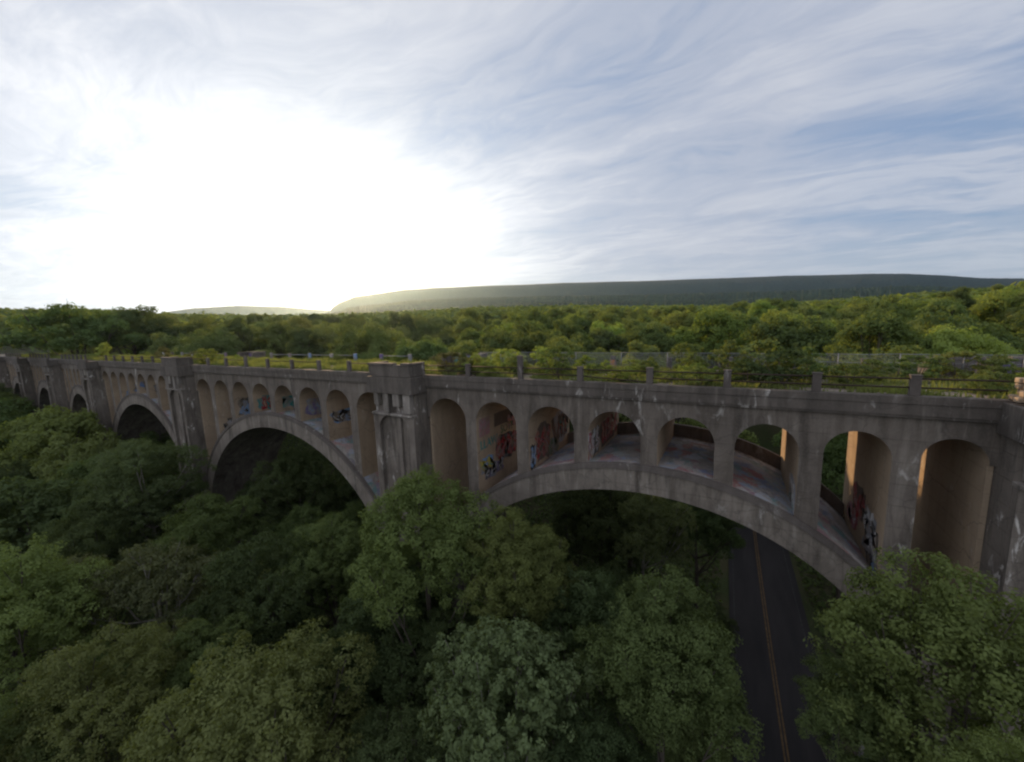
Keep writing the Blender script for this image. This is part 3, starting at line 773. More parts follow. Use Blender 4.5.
# ------------------------------------------------------------------ foliage kit
def leaves(centers, normals, size, tone, rg, flat_=0.5):
    """rhombic leaf faces at centers, tilted about normals"""
    N = len(centers)
    nn = normals + rg.normal(0, flat_, (N, 3)); nn /= np.linalg.norm(nn, axis=1, keepdims=True)+1e-9
    a_ = rg.normal(0, 1, (N, 3)); u = np.cross(nn, a_); u /= np.linalg.norm(u, axis=1, keepdims=True)+1e-9
    v = np.cross(nn, u)
    s_ = (size*(0.65+0.7*rg.random(N)))[:, None]
    u *= s_; v *= s_*0.62
    P = np.stack([centers-u, centers-v*0.9+u*0.1, centers+u, centers+v*0.9-u*0.1], 1).reshape(-1, 3)
    Fq = np.arange(4*N).reshape(N, 4)
    return P, Fq, np.repeat(tone, 4)
def crown_points(seed, R, H, nlobe, nclump, nleaf, clump_r, shell=0.72, skirt=0.35, openness=0.0):
    rg = np.random.default_rng(seed)
    # lobe centres over an egg shaped envelope, denser on top, none underneath
    C_, RR = [], []
    k = 0
    while len(C_) < nlobe and k < 6000:
        k += 1
        d = rg.normal(0, 1, 3); d /= np.linalg.norm(d)
        if d[2] < -skirt: continue
        q = (0.45+0.55*rg.random()**0.5)
        wob = 1+0.26*math.sin(3*math.atan2(d[1], d[0])+seed)+0.14*math.sin(5*math.atan2(d[1], d[0])+2*seed)
        p = d*np.array([R*wob, R*wob, H*(1+0.2*rg.random())])*q*0.80
        r = R*(0.20+0.16*rg.random())*(1.15-0.35*q)
        if C_ and min(np.linalg.norm(p-c)/(r+rr_) for c, rr_ in zip(C_, RR)) < 0.50: continue
        C_.append(p); RR.append(r)
    C_ = np.array(C_); RR = np.array(RR)
    pts, nrm, tone = [], [], []
    per = max(4, int(nclump/len(C_)))
    for c, r in zip(C_, RR):
        d = rg.normal(0, 1, (per*2, 3)); d /= np.linalg.norm(d, axis=1, keepdims=True)
        d = d[(d[:, 2] > -0.55)][:per]
        q = (shell + (1.08-shell)*rg.random(len(d)))[:, None]
        cc = c + d*r*q*np.array([1.12, 1.12, 0.85])
        keep = rg.random(len(cc)) > openness
        cc, dd = cc[keep], d[keep]
        outw = cc/np.array([R, R, H]); outw /= np.linalg.norm(outw, axis=1, keepdims=True)+1e-9
        tn = 0.3+0.7*rg.random(len(cc))
        for p_, d_, o_, t_ in zip(cc, dd, outw, tn):
            off = rg.normal(0, 1, (nleaf, 3)); off /= np.linalg.norm(off, axis=1, keepdims=True); off *= (0.55+0.6*rg.random((nleaf, 1)))
            pts.append(p_+off*clump_r*1.5*np.array([1, 1, 0.85])); nrm.append(off*0.9+(d_*0.5+o_*0.3+np.array([0, 0, 0.15]))[None]); tone.append(np.full(nleaf, t_)*(0.8+0.4*rg.random(nleaf)))
    return np.concatenate(pts), np.concatenate(nrm), np.concatenate(tone), C_, RR
def crown_mesh(seed, R, H, nlobe, nclump, nleaf, clump_r, size, **kw):
    p, nn_, t, C_, RR = crown_points(seed, R, H, nlobe, nclump, nleaf, clump_r, **kw)
    rg = np.random.default_rng(seed+99)
    V, Fq, tt = leaves(p, nn_, np.full(len(p), size), t, rg)
    return V, Fq, tt, C_
def trunk_mesh(seed, C_, base, r0, limbs=10, mat='bark'):
    rg = random.Random(seed); b = MB()
    H = -base
    pts = [(0, 0, base)]; rs = [r0*1.5]
    x = y = 0
    for k in range(1, 7):
        x += rg.uniform(-0.18, 0.18); y += rg.uniform(-0.18, 0.18)
        pts.append((x, y, base+(H*0.95)*k/6)); rs.append(r0*(1-0.72*k/6))
    b.tube(pts, rs, 9)
    idx = sorted(range(len(C_)), key=lambda q: -np.linalg.norm(C_[q]))[:limbs]
    for q in idx:
        c = Vector(C_[q]); k = rg.randint(3, 5); st = Vector(pts[k])
        mid = st.lerp(c, 0.5) + Vector((0, 0, -0.10*(c-st).length))
        b.tube([tuple(st), tuple(mid), tuple(c)], [rs[k]*0.55, rs[k]*0.36, 0.03], 6, cap=False)
        for z_ in range(2):
            e = c + Vector((rg.uniform(-1, 1), rg.uniform(-1, 1), rg.uniform(-0.2, 1)))*0.9
            b.tube([tuple(mid.lerp(c, 0.6)), tuple(e)], [rs[k]*0.2, 0.015], 4, cap=False)
    me = bpy.data.meshes.new('trunk'); me.from_pydata(b.v, [], b.f); me.materials.append(MATS[mat])
    me.polygons.foreach_set('use_smooth', [True]*len(b.f)); me.update(); return me
TREES = {}    # kit of (crown data) by style: unit crown radius 5 m
STY = {  # style: seeds, R, H, nlobe, nclump, nleaf, clump_r, size, kw
 'near_round': (3, 5.0, 5.2, 46, 1500, 52, 0.25, 0.082, dict(openness=0.16, skirt=0.75)),
 'near_feather': (4, 5.0, 5.4, 58, 2500, 32, 0.19, 0.078, dict(openness=0.18, shell=0.6, skirt=0.75)),
 'near_tuft': (5, 5.0, 5.6, 60, 1500, 30, 0.17, 0.110, dict(openness=0.15, shell=0.55)),
 'near_open': (6, 5.0, 5.0, 36, 900, 26, 0.24, 0.105, dict(openness=0.35, shell=0.45)),
 'mid': (7, 5.0, 5.4, 28, 700, 26, 0.36, 0.17, dict(openness=0.08)),
 'mid_tall': (8, 4.2, 6.4, 28, 700, 26, 0.36, 0.17, dict(openness=0.12)),
 'mid_wide': (9, 5.6, 4.8, 30, 740, 26, 0.38, 0.17, dict(openness=0.08)),
}
for k_, (sd, R, H, a1, a2, a3, a4, a5, kw) in STY.items():
    variants = []
    for q in range(2):
        V, Fq, tt, C_ = crown_mesh(sd*10+q, R, H, a1, a2, a3, a4, a5, **kw)
        variants.append((V, Fq, tt, C_))
    TREES[k_] = variants
CROWN_CACHE, TRUNK_CACHE = {}, {}
def tree(name, style, var, leaf, x, y, zc, R, label, cat='tree', group=None, bark='bark', rz=None, zs=1.0):
    """tree whose crown centre is at zc and radius R; trunk reaches the ground"""
    rg = random.Random(int(x*31+y*17+zc*7))
    s = R/5.0; g0 = gz(x, y)
    root = empty(name, (x, y, g0), rz if rz is not None else rg.uniform(0, 6.28))
    hgt = zc-g0
    key = (style, var, leaf)
    if key not in CROWN_CACHE:
        V, Fq, tt, C_ = TREES[style][var]
        CROWN_CACHE[key] = npmesh('crown', V, Fq, leaf, 'mesh', tt)
    cr = bpy.data.objects.new('crown', CROWN_CACHE[key]); COL.objects.link(cr); cr.parent = root
    cr.location = (0, 0, hgt); cr.scale = (s, s, s*zs)
    lb = max(1.4, round(hgt/s*2)/2)
    tk = (style, var, lb, bark)
    if tk not in TRUNK_CACHE:
        TRUNK_CACHE[tk] = trunk_mesh(len(TRUNK_CACHE)+5, TREES[style][var][3], -lb, 0.34, 12, bark)
    t = bpy.data.objects.new('trunk', TRUNK_CACHE[tk]); COL.objects.link(t); t.parent = root
    t.location = (0, 0, hgt+0.02); t.scale = (s, s, hgt/lb*1.01)
    tag(root, label, cat, group)
    return root

# ------------------------------------------------------------------ named trees near the viaduct
NEAR = [
 ('broadleaf_tree', 'near_round', 0, 'leaf_bright', -13.0, -8.0, -10.9, 4.9, 'bright green tree reaching up in front of the big central pier'),
 ('broadleaf_tree', 'near_round', 1, 'leaf_bright', -6.2, -7.0, -11.2, 3.5, 'smaller bright green tree just right of the central pier, below the nearest arch'),
 ('broadleaf_tree', 'near_round', 1, 'leaf_bright', 13.2, -8.6, -9.5, 4.5, 'large dense green tree hiding the foot of the right pier'),
 ('broadleaf_tree', 'near_round', 0, 'leaf_mid', 10.6, -7.6, -12.6, 2.3, 'low green tree at the right edge of the road below the large dense tree'),
 ('broadleaf_tree', 'near_round', 0, 'leaf_bright', 12.6, -13.8, -8.6, 2.0, 'green treetop in the bottom right corner of the picture'),
 ('broadleaf_tree', 'near_round', 1, 'leaf_mid', 3.0, -8.0, -12.9, 3.9, 'rounded mid green tree along the left side of the road'),
 ('broadleaf_tree', 'near_tuft', 0, 'leaf_grey', -3.6, -13.0, -15.2, 4.4, 'pale grey green tree with tufted leaf clusters at the bottom centre'),
 ('broadleaf_tree', 'near_round', 0, 'leaf_dark', -16.0, -10.0, -19.4, 5.0, 'dark green tree below the bright tree at the central pier'),
 ('broadleaf_tree', 'near_feather', 0, 'leaf_dark', -29.8, -10.7, -19.0, 5.5, 'dark blue green tree standing under the left end of the second arch'),
 ('broadleaf_tree', 'near_feather', 1, 'leaf_olive', -16.3, -18.2, -18.0, 5.8, 'broad olive yellow tree crown at the bottom edge left of centre'),
 ('broadleaf_tree', 'near_feather', 0, 'leaf_olive', -28.0, -21.2, -18.6, 4.6, 'yellowish round tree near the bottom left, left of the broad olive crown'),
 ('broadleaf_tree', 'near_round', 1, 'leaf_bright', -43.4, -22.6, -18.0, 6.0, 'light green layered tree at the lower left edge of the picture'),
 ('broadleaf_tree', 'near_open', 0, 'leaf_brown', -40.6, -15.0, -19.6, 5.6, 'thin brownish tree with bare grey limbs showing, lower left', ),
 ('broadleaf_tree', 'near_feather', 1, 'leaf_grey', -62.1, -8.3, -14.8, 6.4, 'tall pale grey green tree in front of the third arch'),
 ('broadleaf_tree', 'mid', 0, 'leaf_bright', -103.7, -8.5, -17.0, 8.8, 'wide fresh green tree at the feet of the far left arches'),
 ('broadleaf_tree', 'mid_wide', 1, 'leaf_mid', -133.5, -12.1, -17.5, 9.5, 'mid green tree at the far left end of the viaduct'),
 ('broadleaf_tree', 'mid', 1, 'leaf_olive', -90.0, -8.5, -17.5, 5.6, 'small olive green tree before the pier of the fourth arch'),
 ('broadleaf_tree', 'mid_wide', 0, 'leaf_dark', -71.0, -17.2, -19.0, 6.3, 'dark spreading tree left of the tall pale tree'),
 ('broadleaf_tree', 'near_round', 0, 'leaf_dark', -58.9, -14.5, -19.6, 5.3, 'dark round tree just below the tall pale tree'),
 ('broadleaf_tree', 'mid', 0, 'leaf_mid', -76.0, -8.5, -18.4, 5.4, 'mid green tree beside the pier left of the tall pale tree'),
 ('broadleaf_tree', 'near_feather', 1, 'leaf_dark', -50.0, 5.0, -19.2, 7.0, 'dark tree growing under the second arch on its left half'),
 ('broadleaf_tree', 'near_round', 1, 'leaf_yellow', -54.0, 19.5, -14.5, 5.8, 'sunlit yellow green tree seen through the second arch'),
 ('broadleaf_tree', 'near_round', 0, 'leaf_mid', -46.7, -8.5, -19.6, 5.6, 'mid green tree in front of the pier between second and third arches'),
 ('broadleaf_tree', 'near_feather', 0, 'leaf_mid', -27.4, -6.4, -17.6, 4.3, 'mid green tree at the foot of the second arch, left of the central pier'),
 ('broadleaf_tree', 'near_round', 1, 'leaf_dark', -8.2, 17.0, -20.5, 6.6, 'dark green tree behind the nearest arch, on its left'),
 ('broadleaf_tree', 'near_feather', 0, 'leaf_grey', -2.5, 15.5, -18.6, 4.6, 'greyish green tree framed by the crown of the nearest arch'),
 ('broadleaf_tree', 'near_round', 0, 'leaf_dark', 2.6, 21.0, -19.0, 4.6, 'dark tree on the left verge of the road beyond the nearest arch'),
 ('broadleaf_tree', 'near_round', 1, 'leaf_dark', -2.2, -5.2, -15.5, 4.0, 'shaded dark tree below the nearest arch between the bright and the rounded tree'),
 ('broadleaf_tree', 'near_feather', 0, 'leaf_dark', -10.5, -8.5, -18.4, 3.3, 'dark tree in the gap below the bright pair of trees'),
 ('broadleaf_tree', 'near_round', 0, 'leaf_mid', -27.4, -17.0, -20.0, 3.6, 'small mid green tree between the thin brownish tree and the broad olive crown'),
 ('broadleaf_tree', 'near_round', 1, 'leaf_dark', -18.8, -12.8, -20.8, 3.7, 'dark low tree right behind the broad olive crown'),
 ('broadleaf_tree', 'near_round', 0, 'leaf_dark', 0.9, -12.6, -16.4, 2.9, 'dark low tree right of the tufted grey green tree'),
 ('broadleaf_tree', 'near_round', 0, 'leaf_mid', -28.4, -25.5, -20.0, 3.9, 'mid green treetop in the bottom left corner'),
 ('broadleaf_tree', 'near_round', 1, 'leaf_dark', -20.6, -20.9, -21.0, 3.0, 'dark low tree on the bottom edge left of the broad olive crown'),
 ('broadleaf_tree', 'near_feather', 1, 'leaf_mid', 17.8, 30.0, -23.0, 4.4, 'mid green tree on the right verge of the road beyond the nearest arch'),
 ('broadleaf_tree', 'near_round', 1, 'leaf_mid', 21.0, 19.5, -9.5, 5.6, 'mid green tree pressed against the far side of the viaduct by the right pier'),
 ('broadleaf_tree', 'near_round', 0, 'leaf_bright', 27.5, 25.0, -7.0, 6.2, 'fresh green tree behind the viaduct, right of the one pressed against it'),
 ('sapling_tree', 'near_round', 0, 'leaf_mid', 4.6, 5.5, -27.6, 2.6, 'small mid green tree on the left road verge beneath the nearest arch'),
 ('sapling_tree', 'near_round', 1, 'leaf_dark', 4.4, 12.5, -27.0, 2.8, 'small dark tree on the left road verge beyond the one beneath the arch'),
 ('sapling_tree', 'near_feather', 0, 'leaf_mid', 17.6, 13.0, -27.0, 2.4, 'small mid green tree on the right road verge behind the broken wall'),
 ('sapling_tree', 'near_round', 1, 'leaf_mid', 4.2, -0.5, -26.5, 2.7, 'small tree squeezed between the rounded mid green tree and the road'),
 ('broadleaf_tree', 'near_feather', 0, 'leaf_dark', -9.2, -15.2, -19.8, 3.4, 'dark green tree filling the gap between the broad olive crown and the tufted tree'),
 ('broadleaf_tree', 'mid', 0, 'leaf_mid', 17.0, 46.0, -19.0, 6.0, 'mid green tree seen low through the rightmost openings'),
 ('broadleaf_tree', 'mid', 1, 'leaf_bright', 3.0, 43.0, -17.0, 6.0, 'fresh green tree seen through the openings above the arch crown'),
 ('broadleaf_tree', 'near_round', 0, 'leaf_dark', -17.3, -6.6, -17.3, 3.9, 'dark tree at the base of the central pier behind the bright tree'),
 ('broadleaf_tree', 'near_open', 1, 'leaf_brown', -49.5, -19.6, -20.6, 4.7, 'sparse reddish brown tree between the layered light green tree and the dark round tree'),
]
for t in NEAR:
    tree(*t, bark='bark_pale' if 'open' in t[1] or t[3] == 'leaf_grey' else 'bark')

# understorey that fills the valley floor around the named trees
pos = [(t[4], t[5], t[7]) for t in NEAR]
def free(x, y, r, k=0.62): return all(math.hypot(x-a, y-b) > (r+c)*k for a, b, c in pos)
def clear_road(x, y, zc, R):
    p = pix((x, y, zc))
    if abs(x-road_x(y)) < R+3.9 and y > -60: return False
    if p[2] > 1:
        rp = R*F_PX/p[2]
        if p[1]+rp > 525 and p[0]+rp > 742 and p[0]-rp < 848: return False
    return True
rg = random.Random(21); cnt = 0
zones = [(-200, -92, 'near the far left arches'), (-92, -55, 'around the third arch'), (-55, -30, 'before the second arch'), (-30, 5, 'before the nearest arch'), (5, 80, 'right of the road')]
tones = {'leaf_dark': 'dark green', 'leaf_mid': 'mid green', 'leaf_bright': 'fresh green', 'leaf_olive': 'olive green', 'leaf_brown': 'brownish', 'leaf_grey': 'grey green', 'leaf_yellow': 'yellow green'}
for q in range(1500):
    if cnt >= 62: break
    x, y = rg.uniform(-175, 32), rg.uniform(-46, 14)
    R = rg.uniform(3.0, 4.6) * (1.0 if x > -60 else 1.4)
    if math.hypot(x-CAM.x, y-CAM.y) < 17: continue
    if -R-1.5 < y < 9.5+R*0.6 and min(abs(x-p) for p in PIERS) < R+3.2: continue
    if -R-0.5 < y < 10+R and False: continue
    zc = gz(x, y) + rg.uniform(6.5, 9.5)
    if x > 5: zc = gz(x, y)+rg.uniform(9, 12)
    if zc+R > -15 and -R < y < 9+R: continue
    if not free(x, y, R) or not clear_road(x, y, zc, R): continue
    p = pix((x, y, zc))
    if p[2] < 2 or p[0] < -80 or p[0] > 1100 or p[1] > 860: continue
    pos.append((x, y, R)); cnt += 1
    lf = rg.choice(['leaf_dark', 'leaf_dark', 'leaf_mid', 'leaf_dark', 'leaf_olive', 'leaf_mid'])
    zn = next(z for a, b_, z in zones if a <= x < b_)
    far = math.hypot(x-CAM.x, y-CAM.y) > 55
    tree('understorey_tree', 'mid' if far else rg.choice(['near_round', 'near_feather']), rg.randint(0, 1), lf, x, y, zc, R,
         'low %s tree filling the shaded wood %s' % (tones[lf], zn), group='low %s trees %s' % (tones[lf], zn))

# the wood beyond the viaduct
rg = random.Random(33); bg_n = 0; P2 = []
zl_old = [(-96, -72, 'behind the far left spans'), (-72, -56, 'behind the third arch'), (-56, -42, 'behind the second arch'), (-42, -26, 'behind the central pier'), (-26, -8, "behind the nearest arch's crown"), (-8, 10, "behind the nearest arch's right half"), (10, 40, 'behind the right pier')]
zl = [(-96, -72, 'behind the far spans'), (-72, -56, 'behind the third arch'), (-56, -42, 'behind the second arch'), (-42, -26, 'behind the central pier'), (-26, -8, 'behind the nearest arch'), (-8, 10, 'near the right pier'), (10, 40, 'behind the right pier')]
cells = [(38, 62, 'just past the deck'), (62, 105, 'in the second row'), (105, 165, 'midway up the slope'), (165, 250, 'far up the slope')]
cand = []
for q in range(14000):
    az = rg.uniform(-92, 30); r = 38 + 212*rg.random()**0.75
    cand.append((az, r))
for az, r in cand:
    if bg_n >= 215: break
    x = CAM.x + r*math.sin(rad(az)); y = CAM.y + r*math.cos(rad(az))
    R = rg.uniform(4.4, 7.0) if r < 90 else rg.uniform(6.0, 9.5)
    if y < 11.5+1.5*R: continue
    if abs(x-road_x(min(y, 95))) < (R+2.5 if y < 58 else 3.5+0.4*R) and y < 95: continue
    if any(math.hypot(x-a, y-b_) < (R+c)*0.72 for a, b_, c in P2): continue
    if not free(x, y, R, 0.6) : continue
    ztop = float(canopy_z(x, y)) + rg.uniform(-3.5, 3.2) + (2.0 if r > 150 else 0)
    if az > 8 and r < 100: ztop += 1.5
    if az < -84: ztop -= 1
    zc = ztop - R*0.9
    p = pix((x, y, zc)); rp = R*F_PX/max(p[2], 1)
    if p[0]+rp < -20 or p[0]-rp > 1044 or p[2] < 5: continue
    P2.append((x, y, R)); bg_n += 1
    u = rg.random()
    if az > -14: lf = 'leaf_yellow' if u < 0.30 else 'leaf_bright' if u < 0.62 else 'leaf_mid' if u < 0.86 else 'leaf_olive'
    elif az > -40: lf = 'leaf_bright' if u < 0.4 else 'leaf_mid' if u < 0.72 else 'leaf_dark' if u < 0.84 else 'leaf_yellow'
    else: lf = 'leaf_bright' if u < 0.35 else 'leaf_mid' if u < 0.7 else 'leaf_dark' if u < 0.85 else 'leaf_olive'
    zn = next((z for a, b_, z in zl if a <= az < b_), zl[-1][2]); rk = next((s_ for a, b_, s_ in cells if a <= r < b_), cells[-1][2])
    st = rg.choice(['mid', 'mid_tall', 'mid_wide', 'mid'])
    tree('woodland_tree', st, rg.randint(0, 1), lf, x, y, zc, R, '%s tree %s %s' % (tones[lf], rk, zn), group='%s trees %s %s' % (tones[lf], rk, zn))

# lone darker oaks that stand above the left skyline
for q, (az, r, dz, R, lf, lab) in enumerate([(-77.5, 165, 6.5, 11, 'leaf_mid', 'broad crowned tree standing highest on the left skyline'), (-73.6, 172, 7.0, 10, 'leaf_dark', 'dark flat topped tree on the left skyline with sky gaps in it'),
                                             (-87.0, 150, 3.5, 9, 'leaf_brown', 'half bare brownish tree at the left edge of the skyline')]):
    x = CAM.x + r*math.sin(rad(az)); y = CAM.y + r*math.cos(rad(az))
    tree('skyline_tree', 'mid_wide' if q < 2 else 'near_open', q % 2, lf, x, y, float(canopy_z(x, y))+dz-R*0.6, R, lab, zs=0.8)

# far wood: reads as one mass
rg = np.random.default_rng(5)
Ps, Ns, Ts, Ms, Ss = [], [], [], [], []
az = -97; cntf = 0
for q in range(5200):
    azd = rg.uniform(-97, 34); r = 235 + (1750-235)*rg.random()**1.15
    x = CAM.x + r*math.sin(rad(azd)); y = CAM.y + r*math.cos(rad(azd))
    if y < 20: continue
    R = (6.5+3.5*rg.random())*(1+r/2500)
    zt = float(canopy_z(x, y)) - R*0.75 + rg.uniform(-2.5, 2.5)
    k = int(90 if r < 500 else 60 if r < 900 else 42)
    d = rg.normal(0, 1, (k*2, 3)); d /= np.linalg.norm(d, axis=1, keepdims=True); d = d[d[:, 2] > -0.25][:k]
    lob = 1+0.18*np.sin(d[:, :1]*5+q)*np.cos(d[:, 1:2]*6+q*2)
    c = np.array([x, y, zt]) + d*lob*R*np.array([1, 1, 0.8])*(0.86+0.2*rg.random((len(d), 1)))
    Ps.append(c); Ns.append(d+np.array([0, 0, 0.3])); Ts.append(np.full(len(d), rg.random())); Ss.append(np.full(len(d), R*(0.20 if r < 500 else 0.26 if r < 900 else 0.33)))
    u = rg.random(); Ms.append(np.full(len(d), 0 if u < 0.35 else 1 if u < 0.7 else 2 if u < 0.88 else 3))
Ps, Ns, Ts, Ss, Ms = map(np.concatenate, (Ps, Ns, Ts, Ss, Ms))
V, Fq, tt = leaves(Ps, Ns, Ss, Ts, rg, 0.35)
o = npmesh('distant_wood', V, Fq, ['leaf_mid', 'leaf_bright', 'leaf_dark', 'leaf_olive'], None, tt, Ms)
tag(o, 'unbroken far wood rolling away to the foot of the ridge', 'forest', kind='stuff')

# ground cover on the valley floor
rg = np.random.default_rng(8)
N = 110000
x = rg.uniform(-120, 60, N); y = rg.uniform(-40, 70, N)
keep = np.abs(x-road_x(y)) > 4.6+rg.random(N)*0.8; x, y = x[keep], y[keep]
z = ground_z(x, y) + rg.random(len(x))*0.9
V, Fq, tt = leaves(np.stack([x, y, z], 1), np.tile([0, 0, 1.], (len(x), 1)), np.full(len(x), 0.33), rg.random(len(x)), rg, 0.7)
tag(npmesh('ground_cover', V, Fq, 'leaf_mid', None, tt), 'dark brush and weeds covering the valley floor', 'undergrowth', kind='stuff')

# ------------------------------------------------------------------ deck vegetation
m = newmat('ballast')
g = n('ShaderNodeNewGeometry').outputs['Position']; a = ntex(12, 4, 0.6, 0, g); b_ = ntex(0.7, 5, 0.6, 0, g)
col = mixc(ramp(a, [(0.35, 0.0), (0.65, 1.0)]), (0.16, 0.13, 0.11), (0.26, 0.22, 0.19)); col = mixc(ramp(b_, [(0.45, 0.0), (0.6, 0.6)]), col, (0.13, 0.13, 0.05))
finish(bsdf(col, 1.0, a, 0.8, 0.05))
xs = np.linspace(-238, 62, 601); ysd = np.linspace(0.56, 9.04, 14); b = MB()
for x in xs:
    for y in ysd:
        b.v.append((x, y, -0.12 + 0.10*noise.noise(Vector((x*0.5, y*0.5, 0)))))
for i in range(600):
    for j in range(13):
        b.f.append((i*14+j, (i+1)*14+j, (i+1)*14+j+1, i*14+j+1)); b.m.append(0)
tag(b.build('ballast_path', 'ballast', None, smooth=True), kind='structure')
rg = np.random.default_rng(12)
def grass(name, N, x0, x1, y0, y1, h0, h1, mats, label):
    x = rg.uniform(x0, x1, N); y = rg.uniform(y0, y1, N)
    dens = np.array([noise.noise(Vector((float(a)*0.35, float(c)*0.8, 2.0))) for a, c in zip(x, y)])
    k = (dens > -0.12) & (np.abs(y-4.6+0.4*np.sin(x*0.1)) > 0.9*rg.random(N)); x, y, dens = x[k], y[k], dens[k]; N = len(x)
    h = (h0+(h1-h0)*rg.random(N))*(0.7+0.8*np.clip(dens+0.3, 0, 1)); an = rg.uniform(0, 6.28, N); w_ = 0.03+0.03*rg.random(N)
    lean = rg.normal(0, 0.25, (N, 2))*h[:, None]
    bx, by = np.cos(an)*w_, np.sin(an)*w_; z = np.full(N, -0.12)
    A = np.stack([x-bx, y-by, z], 1); B_ = np.stack([x+bx, y+by, z], 1)
    C2 = np.stack([x+bx*0.6+lean[:, 0]*0.5, y+by*0.6+lean[:, 1]*0.5, z+h*0.6], 1); D = np.stack([x+lean[:, 0], y+lean[:, 1], z+h], 1)
    V = np.stack([A, B_, C2, D], 1).reshape(-1, 3)
    o = npmesh(name, V, np.arange(4*N).reshape(N, 4), mats, None, np.repeat(rg.random(N), 4)); tag(o, label, 'grass', kind='stuff')
grass('grass', 120000, -195, -24, 0.6, 9.0, 0.25, 0.75, 'leaf_grass', 'yellow green grass covering the left part of the deck')
grass('grass', 42000, -24, 40, 0.6, 9.0, 0.12, 0.50, 'leaf_grass', 'tall dry grass and weeds on the deck above the nearest arch')
# shrubs (kit of three, copied)
def shrub_kit(seed, R, H, nl, ncl, size, leaf):
    V, Fq, tt, C_ = crown_mesh(seed, R, H, nl, ncl, 14, 0.07, size, openness=0.15, shell=0.4, skirt=0.8)
    V[:, 2] += H*0.95
    return npmesh('foliage', V, Fq, leaf, 'mesh', tt), C_
SK = {}
def shrub(x, y, R, H, leaf, label, sd, group=None, name='shrub'):
    key = (leaf, sd)
    if key not in SK:
        me, C_ = shrub_kit(sd, 1.0, 1.0, 22, 260, 0.055, leaf)
        b = MB(); r2 = random.Random(sd)
        for q in range(7):
            c = C_[q % len(C_)]; b.tube([(r2.uniform(-.08, .08), r2.uniform(-.08, .08), 0), (c[0]*0.5, c[1]*0.5, 0.5), (c[0], c[1], c[2]+0.95)], [0.03, 0.02, 0.008], 5, cap=False)
        ms = bpy.data.meshes.new('stem'); ms.from_pydata(b.v, [], b.f); ms.materials.append(MATS['bark']); ms.update(); SK[key] = (me, ms)
    root = empty(name, (x, y, -0.12), (x*7) % 6.28)
    for nm, me in zip(('foliage', 'stem'), SK[key]):
        c = bpy.data.objects.new(nm, me); COL.objects.link(c); c.parent = root; c.scale = (R, R, H/2.0)
    tag(root, label, 'shrub', group)
SH = [(-64.5, 1.6, 1.7, 2.2, 'leaf_yellow', 'round yellow green shrub beside the refuge at the pier left of the second arch', 1),
      (-18.2, 2.0, 1.6, 1.9, 'leaf_brown', 'dull brownish shrub at the right end of the central pier refuge', 2),
      (-16.6, 4.0, 0.9, 1.6, 'leaf_yellow', 'slim yellow green bush behind the brownish shrub', 3),
      (-15.0, 1.7, 0.8, 1.5, 'leaf_bright', 'small green bush growing against the first railing post right of the central pier', 1),
      (-14.2, 6.0, 1.3, 1.9, 'leaf_yellow', 'yellow weedy bush below the blue painted parapet', 2),
      (-11.6, 3.0, 1.0, 1.5, 'leaf_olive', 'olive bush left of the tallest railing post', 3),
      (-10.0, 5.6, 1.5, 2.1, 'leaf_yellow', 'broad yellow bush behind the tallest railing post', 1),
      (-7.2, 2.2, 1.45, 2.35, 'leaf_bright', 'upright bright green bush leaning over the railing right of the tallest post', 2),
      (-5.6, 5.0, 1.1, 1.4, 'leaf_yellow', 'low yellow bush between the upright bush and the orange painted post', 3),
      (-1.6, 1.6, 1.3, 1.0, 'leaf_yellow', 'low spreading green weed bank before the sagging lower rail', 1),
      (2.2, 6.8, 1.3, 2.3, 'leaf_bright', 'leafy bush by the wire fence above the arch crown', 2),
      (5.2, 4.4, 1.4, 2.4, 'leaf_olive', 'olive bush leaning on the fence left of the dark thicket', 3),
      (6.2, 2.0, 1.1, 1.5, 'leaf_dark', 'dark bush wrapped round a railing post', 1),
      (8.0, 2.4, 1.5, 2.1, 'leaf_dark', 'dark thicket spilling over the railing right of the crown', 2),
      (9.6, 4.0, 1.3, 2.0, 'leaf_mid', 'mid green bush just right of the dark thicket', 3),
      (15.6, 7.4, 1.2, 1.5, 'leaf_mid', 'green bush before the broken far refuge wall', 1),
      (17.6, 7.8, 1.3, 1.7, 'leaf_bright', 'bright green creeper heap on the broken far refuge wall', 2),
      (19.6, 8.2, 1.2, 1.4, 'leaf_mid', 'green bush at the painted end of the far refuge wall', 3),
      (16.0, 0.9, 0.45, 1.1, 'leaf_bright', 'small fresh weed growing from the crumbled near refuge', 1),
      (-13.3, 1.3, 1.1, 1.3, 'leaf_yellow', 'loose yellow weeds spilling over the coping below the tall railing post', 2),
      (3.4, 1.4, 1.2, 1.1, 'leaf_bright', 'fresh green weed heap behind the rails above the arch crown', 3),
      (6.9, 3.6, 1.7, 2.6, 'leaf_mid', 'tallest bush on the deck, rising above the fence right of the crown', 2),
      (11.6, 3.2, 1.2, 1.3, 'leaf_bright', 'bright bush between the two rightmost railing posts', 1),
      (-19.0, 6.0, 1.4, 1.8, 'leaf_mid', 'mid green bush behind the central refuge', 1),
      (-71.5, 3.0, 1.4, 1.7, 'leaf_brown', 'brown shrub left of the round yellow green shrub', 2),
      (-90.0, 5.0, 1.5, 2.2, 'leaf_brown', 'dark brown shrub on the deck above the third arch', 3),
      (-118.0, 4.0, 1.6, 3.2, 'leaf_yellow', 'tall pointed yellow shrub on the deck above the fourth arch', 1)]
for s_ in SH: shrub(s_[0], s_[1], s_[2]*1.12, s_[3]*1.22, *s_[4:])
rg = random.Random(9)
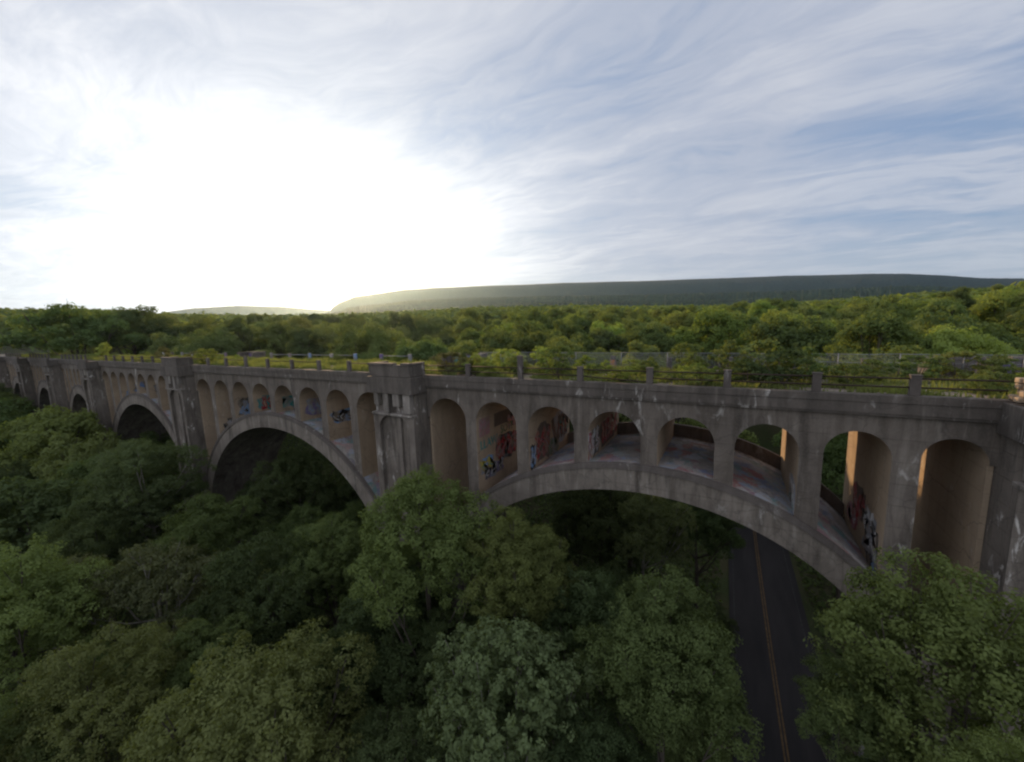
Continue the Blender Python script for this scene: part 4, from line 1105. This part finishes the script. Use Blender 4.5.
for q in range(70):
    x = rg.uniform(-190, -24) if q < 26 else rg.uniform(-20, 22); y = rg.uniform(1.2, 8.5)
    lf = rg.choice(['leaf_yellow', 'leaf_mid', 'leaf_bright', 'leaf_bright'])
    side = 'left of the central pier' if x < -22 else 'right of the central pier'
    shrub(x, y, rg.uniform(0.5, 1.0), rg.uniform(0.7, 1.5), lf, 'knee high %s weed clump on the deck %s' % (tones[lf], side), rg.randint(1, 3), 'knee high %s weed clumps %s' % (tones[lf], side), 'weed_clump')

# every repeat is told from its fellows by its place in the row, left to right in the picture
ORD = ['first', 'second', 'third', 'fourth', 'fifth', 'sixth', 'seventh', 'eighth', 'ninth', 'tenth', 'eleventh', 'twelfth', 'thirteenth', 'fourteenth', 'fifteenth', 'sixteenth', 'seventeenth', 'eighteenth', 'nineteenth', 'twentieth']
NUM = ['one', 'two', 'three', 'four', 'five', 'six', 'seven', 'eight', 'nine', 'ten', 'eleven', 'twelve', 'thirteen', 'fourteen', 'fifteen', 'sixteen', 'seventeen', 'eighteen', 'nineteen', 'twenty']
G_ = {}
for o in bpy.data.objects:
    if o.parent is None and o.get('group') and o.get('category') in ('tree', 'shrub'): G_.setdefault(o['group'], []).append(o)
for gname, obs in G_.items():
    if len(obs) < 2 or len(obs) > 20: continue
    obs.sort(key=lambda o: pix(tuple(o.location + Vector((0, 0, 12 if o['category'] == 'tree' else 0))))[0])
    for k, o in enumerate(obs):
        if len(obs) == 2: o['label'] = '%s of the two %s' % (('left', 'right')[k], gname)
        else: o['label'] = '%s from left of %s %s' % (ORD[k], NUM[len(obs)-1], gname)

# painted far side details seen over the deck
far2 = [o for o in bpy.data.objects if o.name.startswith('pier') and o.parent == via]
def patch(x0, x1, z0, z1, mat, parent, y=9.0, seed=1):
    b = MB(); pts = blob((x0+x1)/2, (z0+z1)/2, (x1-x0)/2, (z1-z0)/2, seed, 0.08, 20, 0.4); k = len(pts)
    b.v = [(u, y, v) for u, v in pts] + [(u, y+0.005, v) for u, v in pts]
    b.f = [tuple(range(k)), tuple(range(k, 2*k))[::-1]] + [(a_, k+a_, k+(a_+1) % k, (a_+1) % k) for a_ in range(k)]; b.m = [0]*len(b.f)
    b.build('graffiti', mat, parent)
pr = {i: o for i, o in enumerate(far2)}
# far parapets sit at y = 10.8..11.2 ; their inner face is y = 10.8
yi = 9.6+1.2-0.008
patch(-23.2, -20.6, 0.05, 0.93, 'paint_blue', pr[2], yi, 3); patch(-24.9, -23.5, 0.1, 0.8, 'paint_teal', pr[2], yi, 4)
patch(-71.3, -69.4, 0.1, 0.93, 'paint_purple', pr[3], yi, 5); patch(-69.2, -67.0, 0.1, 0.9, 'paint_pink', pr[3], yi, 6)
patch(19.4, 20.3, 0.0, 0.93, 'paint_pink', pr[1], yi, 7); patch(20.4, 21.6, 0.0, 0.8, 'paint_purple', pr[1], yi, 8)
# orange painted far railing post
ps = min((o for o in bpy.data.objects if o.name.startswith('railing_post') and np.mean([v.co.y for v in o.data.vertices]) > 5), key=lambda o: abs(np.mean([v.co.x for v in o.data.vertices])+4.54))
ps['label'] = 'orange and red painted railing post'
b = MB(); xx = np.mean([v.co.x for v in ps.data.vertices])
b.box(xx-0.25, xx+0.25, 9.145, 9.15, 0.1, 0.8); b.build('graffiti', 'paint_orange', ps)
b = MB(); b.box(xx+0.27, xx+0.275, 9.2, 9.45, 0.1, 0.7); b.build('graffiti', 'paint_red', ps)
print('trees', cnt, bg_n, len(bpy.data.objects))
